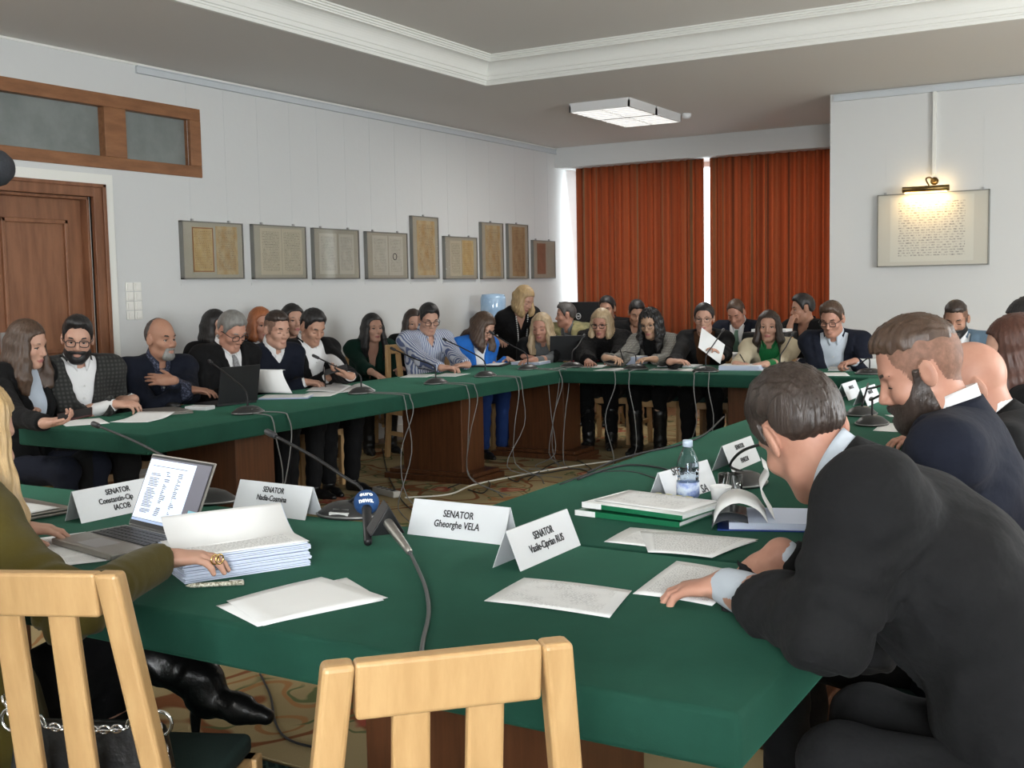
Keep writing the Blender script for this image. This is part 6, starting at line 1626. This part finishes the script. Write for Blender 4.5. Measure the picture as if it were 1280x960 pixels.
# --- papers and devices along the left table
loose(104, 528, 60, 'blank sheet in front of the woman with the phone', None); loose(179, 524, 20, 'blank sheet leaning on a closed laptop by the checked blazer', None, z=TT + .002, curl=.03)
p = on_z(207, 516); r = empty('closed_laptop', tuple(p), R3(-25), 'closed silver laptop on the left table before the folded arms', 'laptop')
MB().box((-.15, -.105, .001), (.15, .105, .009)).build('base', M_alu, r, bevel=.003); MB().box((-.15, -.105, .010), (.15, .105, .017)).build('lid', M_alu, r, bevel=.003)
p = on_z(250, 512); o = MB().box((-.07, -.045, 0), (.07, .045, .022), Matrix.Translation(Vector(p)) @ Matrix.Rotation(.2, 4, 'Z')).build('notebook', mat('pale_notebook', (.55, .56, .56), .5), bevel=.004); tag(o, 'pale notebook between the silver laptop and the black laptop', 'notebook')
p = on_z(217, 509); o = MB().lathe([(0, .001), (.035, .001), (.036, .012), (.028, .026), (0, .032)], 20, tuple(p), Matrix.Diagonal((1.4, .9, 1, 1))).build('computer_mouse', M_black, smooth=True); tag(o, 'black computer mouse before the man with folded arms', 'mouse')
def open_laptop(hinge_l, hinge_r, tl, lab, m, deep=.21, logo=True):
    a, b_ = np.array(hinge_l), np.array(hinge_r); w = np.linalg.norm(b_ - a); x = (b_ - a) / w; t = np.array(tl)
    r = empty('laptop', (a[0], a[1], TT), math.atan2(x[1], x[0]), lab, 'laptop')
    h = t - a; hv = np.array([h @ x * 0, h @ np.array([-x[1], x[0], 0]), max(.15, t[2] - TT)]); hv = hv / np.linalg.norm(hv) * .215
    n2 = np.cross([1, 0, 0], nrm(hv)) * .007
    f = MB(); P0 = np.array([0, 0, .016]); q = [P0, P0 + [w, 0, 0], P0 + [w, 0, 0] + hv, P0 + hv]
    f.hexa([tuple(z_) for z_ in q], [tuple(z_ + n2) for z_ in q]); f.build('lid', m, r, bevel=.002)
    MB().box((0, .0, .001), (w, deep, .016)).build('base', m, r, bevel=.003)
    MB().box((.02, .02, .0162), (w - .02, .11, .0175)).build('keyboard', M_dark, r)
    return r
hl_, hr_ = on_z(272, 509), on_z(321, 503)
lp = open_laptop(hl_, hr_, on_y(280, 458, hl_[1] + .02), 'black laptop seen from behind on the left table', mat('laptop_black', (0.014, 0.014, 0.015), .4))
hl_, hr_ = on_z(687, 452), on_z(724, 451)
open_laptop(hl_, hl_ + nrm(hr_ - hl_) * .31, tuple(hl_ + np.array([0, -.06, .2])), 'black laptop seen from behind at the corner of the tables', MATS['laptop_black'])
r = bundle(358, 497, 30, 'open blue edged folder with pages on the left table', thick=.008, top=PR1, name='document_folder', cat='folder', w=.30, h=.21)
MB().box((-.157, -.113, .0), (.157, .113, .0006)).build('cover', MATS['folder_blue'], r)
o = page_from([(322, 489), (362, 492), (366, 470), (328, 466)], None, M_paper, name='paper_sheet', z=.80); bpy.data.objects.remove(o)
A_, B_2 = np.array(on_z(321, 493)), np.array(on_z(364, 494)); v = []
for j in range(13):
    t = j / 12; bk_ = np.array([-.8, -.3, 0]) * .07 * math.sin(t * 2.4)
    for q in (A_, A_ + nrm(B_2 - A_) * .27): v.append(tuple(q + bk_ + np.array([0, 0, .012 + .15 * math.sin(t * 1.75)])))
o = MB().add(v, [(j * 2, j * 2 + 1, j * 2 + 3, j * 2 + 2) for j in range(12)]).build('paper_sheet', M_paper, smooth=True); o.modifiers.new('s', 'SOLIDIFY').thickness = .0007; tag(o, 'white page curling upwards in front of the young man in navy', 'paper')
r = empty('open_booklet', tuple(on_z(428, 486)), 0, 'open booklet under the pen of the young man in navy', 'document')
page_from([(382, 489), (425, 491), (440, 482), (400, 479)], r, PR1, lift=.008); page_from([(425, 491), (470, 488), (452, 479), (440, 482)], r, PR1, lift=.008)
loose(400, 493, 25, 'white page beneath the open booklet on the left table', None)
loose(523, 470, 20, 'printed page on the left in front of the striped shirt', PR1); loose(563, 469, 10, 'printed page on the right in front of the striped shirt', PR1)
p = on_z(614, 457); r = empty('writing_pad', tuple(p), R3(18), 'black writing case with white pad before the woman in blue', 'pad')
MB().box((-.13, -.17, .001), (.13, .17, .012)).build('case', M_black, r, bevel=.004); sheet(r, 0, .0, 0, z=.012, w=.2, h=.28)
bundle(664, 455, 5, 'flat stack of bluish pages before the blonde woman in black cardigan', thick=.022, top=PR2, w=.26, h=.24, seed=7)
o = MB().box((-.11, -.08, .0), (.11, .08, .010), Matrix.Translation(Vector(on_z(731, 452))) @ Matrix.Rotation(.2, 4, 'Z')).build('red_folder', mat('red_cover', (0.25, 0.012, 0.03), .5), bevel=.002); tag(o, 'dark red folder before the woman in the fur collar', 'folder')
loose(741, 458, 15, 'white sheet on the left before the woman in the fur collar', None); loose(768, 462, -5, 'white sheet on the right before the woman in the fur collar', None)
bundle(784, 455, 5, 'tall stack of bluish pages under the pen of the woman in light grey', thick=.065, w=.29, h=.21, seed=9)
loose(838, 462, 10, 'printed page on the left pile before the woman holding a sheet', PR1, w=.30, h=.21); loose(866, 463, -12, 'printed page on the right pile before the woman holding a sheet', PR1, w=.30, h=.21)
bundle(850, 458, 0, 'flat pile of pages before the woman holding up a sheet', thick=.010, w=.30, h=.21, blue=False, seed=3)
bundle(927, 462, 8, 'untidy pile of documents before the woman in the beige blazer', thick=.035, w=.30, h=.22, seed=13, top=PR2)
loose(957, 462, -15, 'loose page lying right of the pile before the beige blazer', PR2)
loose(1040, 468, 20, 'white page on the table before the man in navy suit, far right', None); bundle(1055, 463, 10, 'small stack of pages before the man in navy suit, far right', thick=.02, w=.21, h=.15, blue=False)
o = MB().box((-.08, -.06, 0), (.08, .06, .08), Matrix.Translation(Vector(on_z(1088, 462)))).build('tissue_box', M_paper, bevel=.004); tag(o, 'white box on the table beside the bearded profile, far end', 'box')
loose(1128, 535, 5, 'white page in front of the bearded man in profile', None); loose(1125, 520, 30, 'small slip of paper beyond the bearded man', None, w=.12, h=.08)
# --- things held in hands
def slab(name, c, x, y, w, h, t, m, lab, cat, scr=None):
    M = frameM(c, x, y); r = empty(name, tuple(c), 0, lab, cat); M.translation = (0, 0, 0)
    MB().box((-w / 2, -h / 2, -t / 2), (w / 2, h / 2, t / 2), M).build('case', m, r, bevel=.003)
    if scr: MB().box((-w / 2 + .004, -h / 2 + .006, t / 2), (w / 2 - .004, h / 2 - .006, t / 2 + .0006), M).build('screen', scr, r)
    return r
slab('phone', np.array(tz(57, 529, .83)) + np.array(dirn(.125, .03, .032)), dirn(1, .25, .18), dirn(-.2, 1, .5), .155, .075, .009, mat('maroon_case', (0.05, 0.012, 0.012), .4), 'dark red phone in the hand of the long haired woman', 'phone', M_black)
slab('phone', np.array(tz(438, 470, .85)) + np.array(dirn(-.09, -.02, .045)), dirn(1, .1, .25), dirn(-.2, 1, .4), .15, .074, .009, M_black, 'black phone in the hand of the heavy man', 'phone', M_dark)
def pen(a, b, lab, m=None):
    a, b = np.array(a), np.array(b); r = empty('pen', tuple(a), 0, lab, 'pen'); dv = VW(b - a)
    MB().tube([Vector((0, 0, 0)), dv * .1, dv], [.001, .0045, .0045], 8).build('barrel', m or M_black, r, smooth=True)
    MB().tube([dv * .7 + Vector((0, 0, .006)), dv * .98 + Vector((0, 0, .006))], .0014, 6).build('clip', M_steel, r)
pen(on_z(407, 485, .765), on_z(405, 459, .885), 'black pen held upright by the young man in navy'); pen(on_z(610, 452, .77), on_z(612, 437, .87), 'pen in the hand of the woman in blue')
pen(on_z(779, 451, .83), on_z(775, 436, .93), 'pen in the hand of the woman in light grey'); pen(on_z(934, 458, .77), on_z(925, 443, .88), 'black pen in the hand of the woman in beige')
hp2 = np.array(on_y(889, 429, 8.36)); o = MB().add([tuple(hp2 + np.array(dirn(a * .105, -.02 * a + .02 * b, 0)) + np.array([0, 0, b * .105 - a * .05])) for a, b in ((-.95, -.75), (.6, -1.25), (1.0, .35), (-.65, .85))], [(0, 1, 2, 3)]).build('paper_sheet', M_paper)
o.modifiers.new('s', 'SOLIDIFY').thickness = .0008; tag(o, 'white sheet held up by the woman with tied up hair', 'paper')
# --- behind the tables
p = on_x(617, 405, -6.2); r = empty('water_dispenser', (-6.2, p[1], 0), 0, 'water dispenser with upturned blue bottle standing at the left wall', 'water dispenser')
M_wd = mat('dispenser_white', (0.66, 0.67, 0.68), .4)
MB().box((-.15, -.15, .02), (.15, .15, .98)).build('cabinet', M_wd, r, bevel=.02, seg=3); MB().box((.15, -.10, .62), (.156, .10, .86)).build('tap_recess', mat('recess_grey', (.3, .31, .33), .5), r)
for s, c_ in ((-.04, (.5, .05, .04)), (.04, (.04, .1, .5))): MB().box((.156, s - .012, .78), (.185, s + .012, .82)).build('tap', mat('tap_%d' % int(c_[0] * 100), c_, .4), r, bevel=.004)
MB().lathe([(0, .98), (.05, .98), (.06, 1.01), (.13, 1.06), (.135, 1.10), (.13, 1.13), (.135, 1.16), (.135, 1.30), (.12, 1.34), (0, 1.35)], 28).build('bottle', mat('blue_bottle', (0.30, 0.46, 0.66), .1, spec=.6, var=((0.42, 0.58, 0.75), 9, (1, 1, 1))), r, smooth=True)
# desk with monitor and printer at the back
M_desk = mat('desk_wood', (0.30, 0.17, 0.075), .45, var=((0.36, 0.21, 0.10), 5, (1, 8, 8)))
def desk(x0, x1, y0, y1, lab):
    r = empty('side_desk', ((x0 + x1) / 2, (y0 + y1) / 2, 0), 0, lab, 'desk'); w, d_ = (x1 - x0) / 2, (y1 - y0) / 2
    MB().box((-w, -d_, .72), (w, d_, .75)).build('desktop', M_desk, r, bevel=.003)
    for sx_ in (-1, 1): MB().box((sx_ * w - (.03 if sx_ > 0 else 0), -d_ + .02, .012), (sx_ * w + (0 if sx_ > 0 else .03), d_ - .02, .72)).build('side_panel', M_desk, r)
    MB().box((-w + .03, d_ - .06, .25), (w - .03, d_ - .04, .72)).build('back_panel', M_desk, r); return r
desk(-5.95, -5.2, 10.72, 11.2, 'wooden side desk with the black monitor beside the window')
r = empty('monitor', (-5.56, 10.95, .75), R3(-10), 'black monitor seen from behind with a pale round badge', 'monitor')
MB().box((-.27, -.02, .17), (.27, .015, .49)).build('screen_housing', M_black, r, bevel=.006); MB().box((-.03, -.01, .02), (.03, .03, .22)).build('neck', M_black, r); MB().box((-.12, -.09, .001), (.12, .09, .018)).build('foot', M_black, r, bevel=.004)
g = MB(); g.tube([(.0 + .03 * math.cos(k * PI / 12), -.0215, .335 + .03 * math.sin(k * PI / 12)) for k in range(25)], .005, 6); g.box((-.018, -.023, .328), (.018, -.0205, .342)); g.build('badge', mat('badge_silver', (.6, .6, .6), .4), r)
desk(-3.55, -2.75, 9.25, 9.68, 'small wooden desk with the black printer by the pier')
r = empty('printer', (-2.98, 9.46, .75), 0, 'black printer with white paper on the small desk by the pier', 'printer')
MB().box((-.19, -.17, .001), (.19, .17, .24)).build('housing', M_black, r, bevel=.012); MB().box((-.15, -.05, .24), (.15, .14, .262)).build('paper_tray', M_paper, r); MB().box((-.13, -.172, .05), (.13, -.168, .11)).build('output_slot', M_dark, r)
bundle(0, 0, 5, 'pile of white papers on the small desk beside the printer', thick=.05, at=np.array([-3.36, 9.45, 0]), z=.75, blue=False)
# handbag under the near table
_bp = _cp + _f * -.125 + _d * .02
r = empty('handbag', (_bp[0], _bp[1], .476), R3(24), 'black leather handbag with silver chain standing on the left foreground chair', 'handbag')
b = MB(); b.hexa([(-.15, -.045, 0), (.15, -.045, 0), (.15, .045, 0), (-.15, .045, 0)], [(-.135, -.022, .155), (.135, -.022, .155), (.135, .022, .155), (-.135, .022, .155)]); b.build('bag_body', S_black, r, bevel=.02, seg=3, smooth=True)
b = MB(); b.hexa([(-.145, -.046, .06), (.145, -.046, .06), (.145, -.038, .06), (-.145, -.038, .06)], [(-.138, -.030, .158), (.138, -.030, .158), (.138, -.020, .158), (-.138, -.020, .158)]); b.build('flap', S_black, r, bevel=.004)
ch = []
for k in range(24):
    t = k / 23; ch.append(Vector((-.135 + .27 * t, -.032, .165 + .05 * math.sin(t * PI) * (-1 if .2 < t < .8 else 1) * .3)))
for k in range(6): ch.append(Vector((.14 + .007 * k, -.036 - .002 * k, .155 - .022 * k)))
for k in range(5): ch.insert(0, Vector((-.137 - .004 * k, -.034, .16 + .012 * k)))
for k in range(len(ch) - 1):
    c_ = (ch[k] + ch[k + 1]) / 2; dv = (ch[k + 1] - ch[k]).normalized(); sd_ = (Vector((0, 0, 1)) if k % 2 else dv.cross(Vector((0, 0, 1))).normalized())
    MB().tube([c_ + dv * .0105 * math.cos(a) + sd_ * .007 * math.sin(a) for a in np.linspace(0, 2 * PI, 11)], .0024, 6, caps=False).build('chain_link', M_steel, r, smooth=True)
for sx_ in (-.14, .14): MB().tube([Vector((sx_ + .022 * math.cos(a), -.030, .165 + .022 * math.sin(a))) for a in np.linspace(0, 2 * PI, 17)], .0035, 8, caps=False).build('ring', M_steel, r, smooth=True)
# camera microphone at the left edge of the picture
c_ = np.array(at_d(-9, 210, 1.5)); r = empty('boom_microphone', (c_[0] - .12, c_[1] - .06, .012), 0, 'black foam covered microphone on a stand at the left edge', 'microphone')
l0 = VW(c_ - np.array([c_[0] - .12, c_[1] - .06, .012])); dv = Vector((1, .5, -.03)).normalized()
MB().tube([l0 + dv * .028, l0 + dv * .024, l0 + dv * .014, l0, l0 - dv * .12, l0 - dv * .128], [.004, .014, .0225, .026, .026, .01], 20).build('foam_windscreen', mat('black_foam', (.012, .013, .016), .95, bump=(400, .4, .002)), r, smooth=True)
MB().tube([l0 - dv * .12, l0 - dv * .14, Vector((0, 0, l0.z - .02)), Vector((0, 0, .02))], .009, 10).build('stand', M_black, r, smooth=True)
MB().lathe([(0, 0), (.13, 0), (.13, .012), (.02, .025), (0, .025)], 24).build('foot', M_black, r, smooth=True)
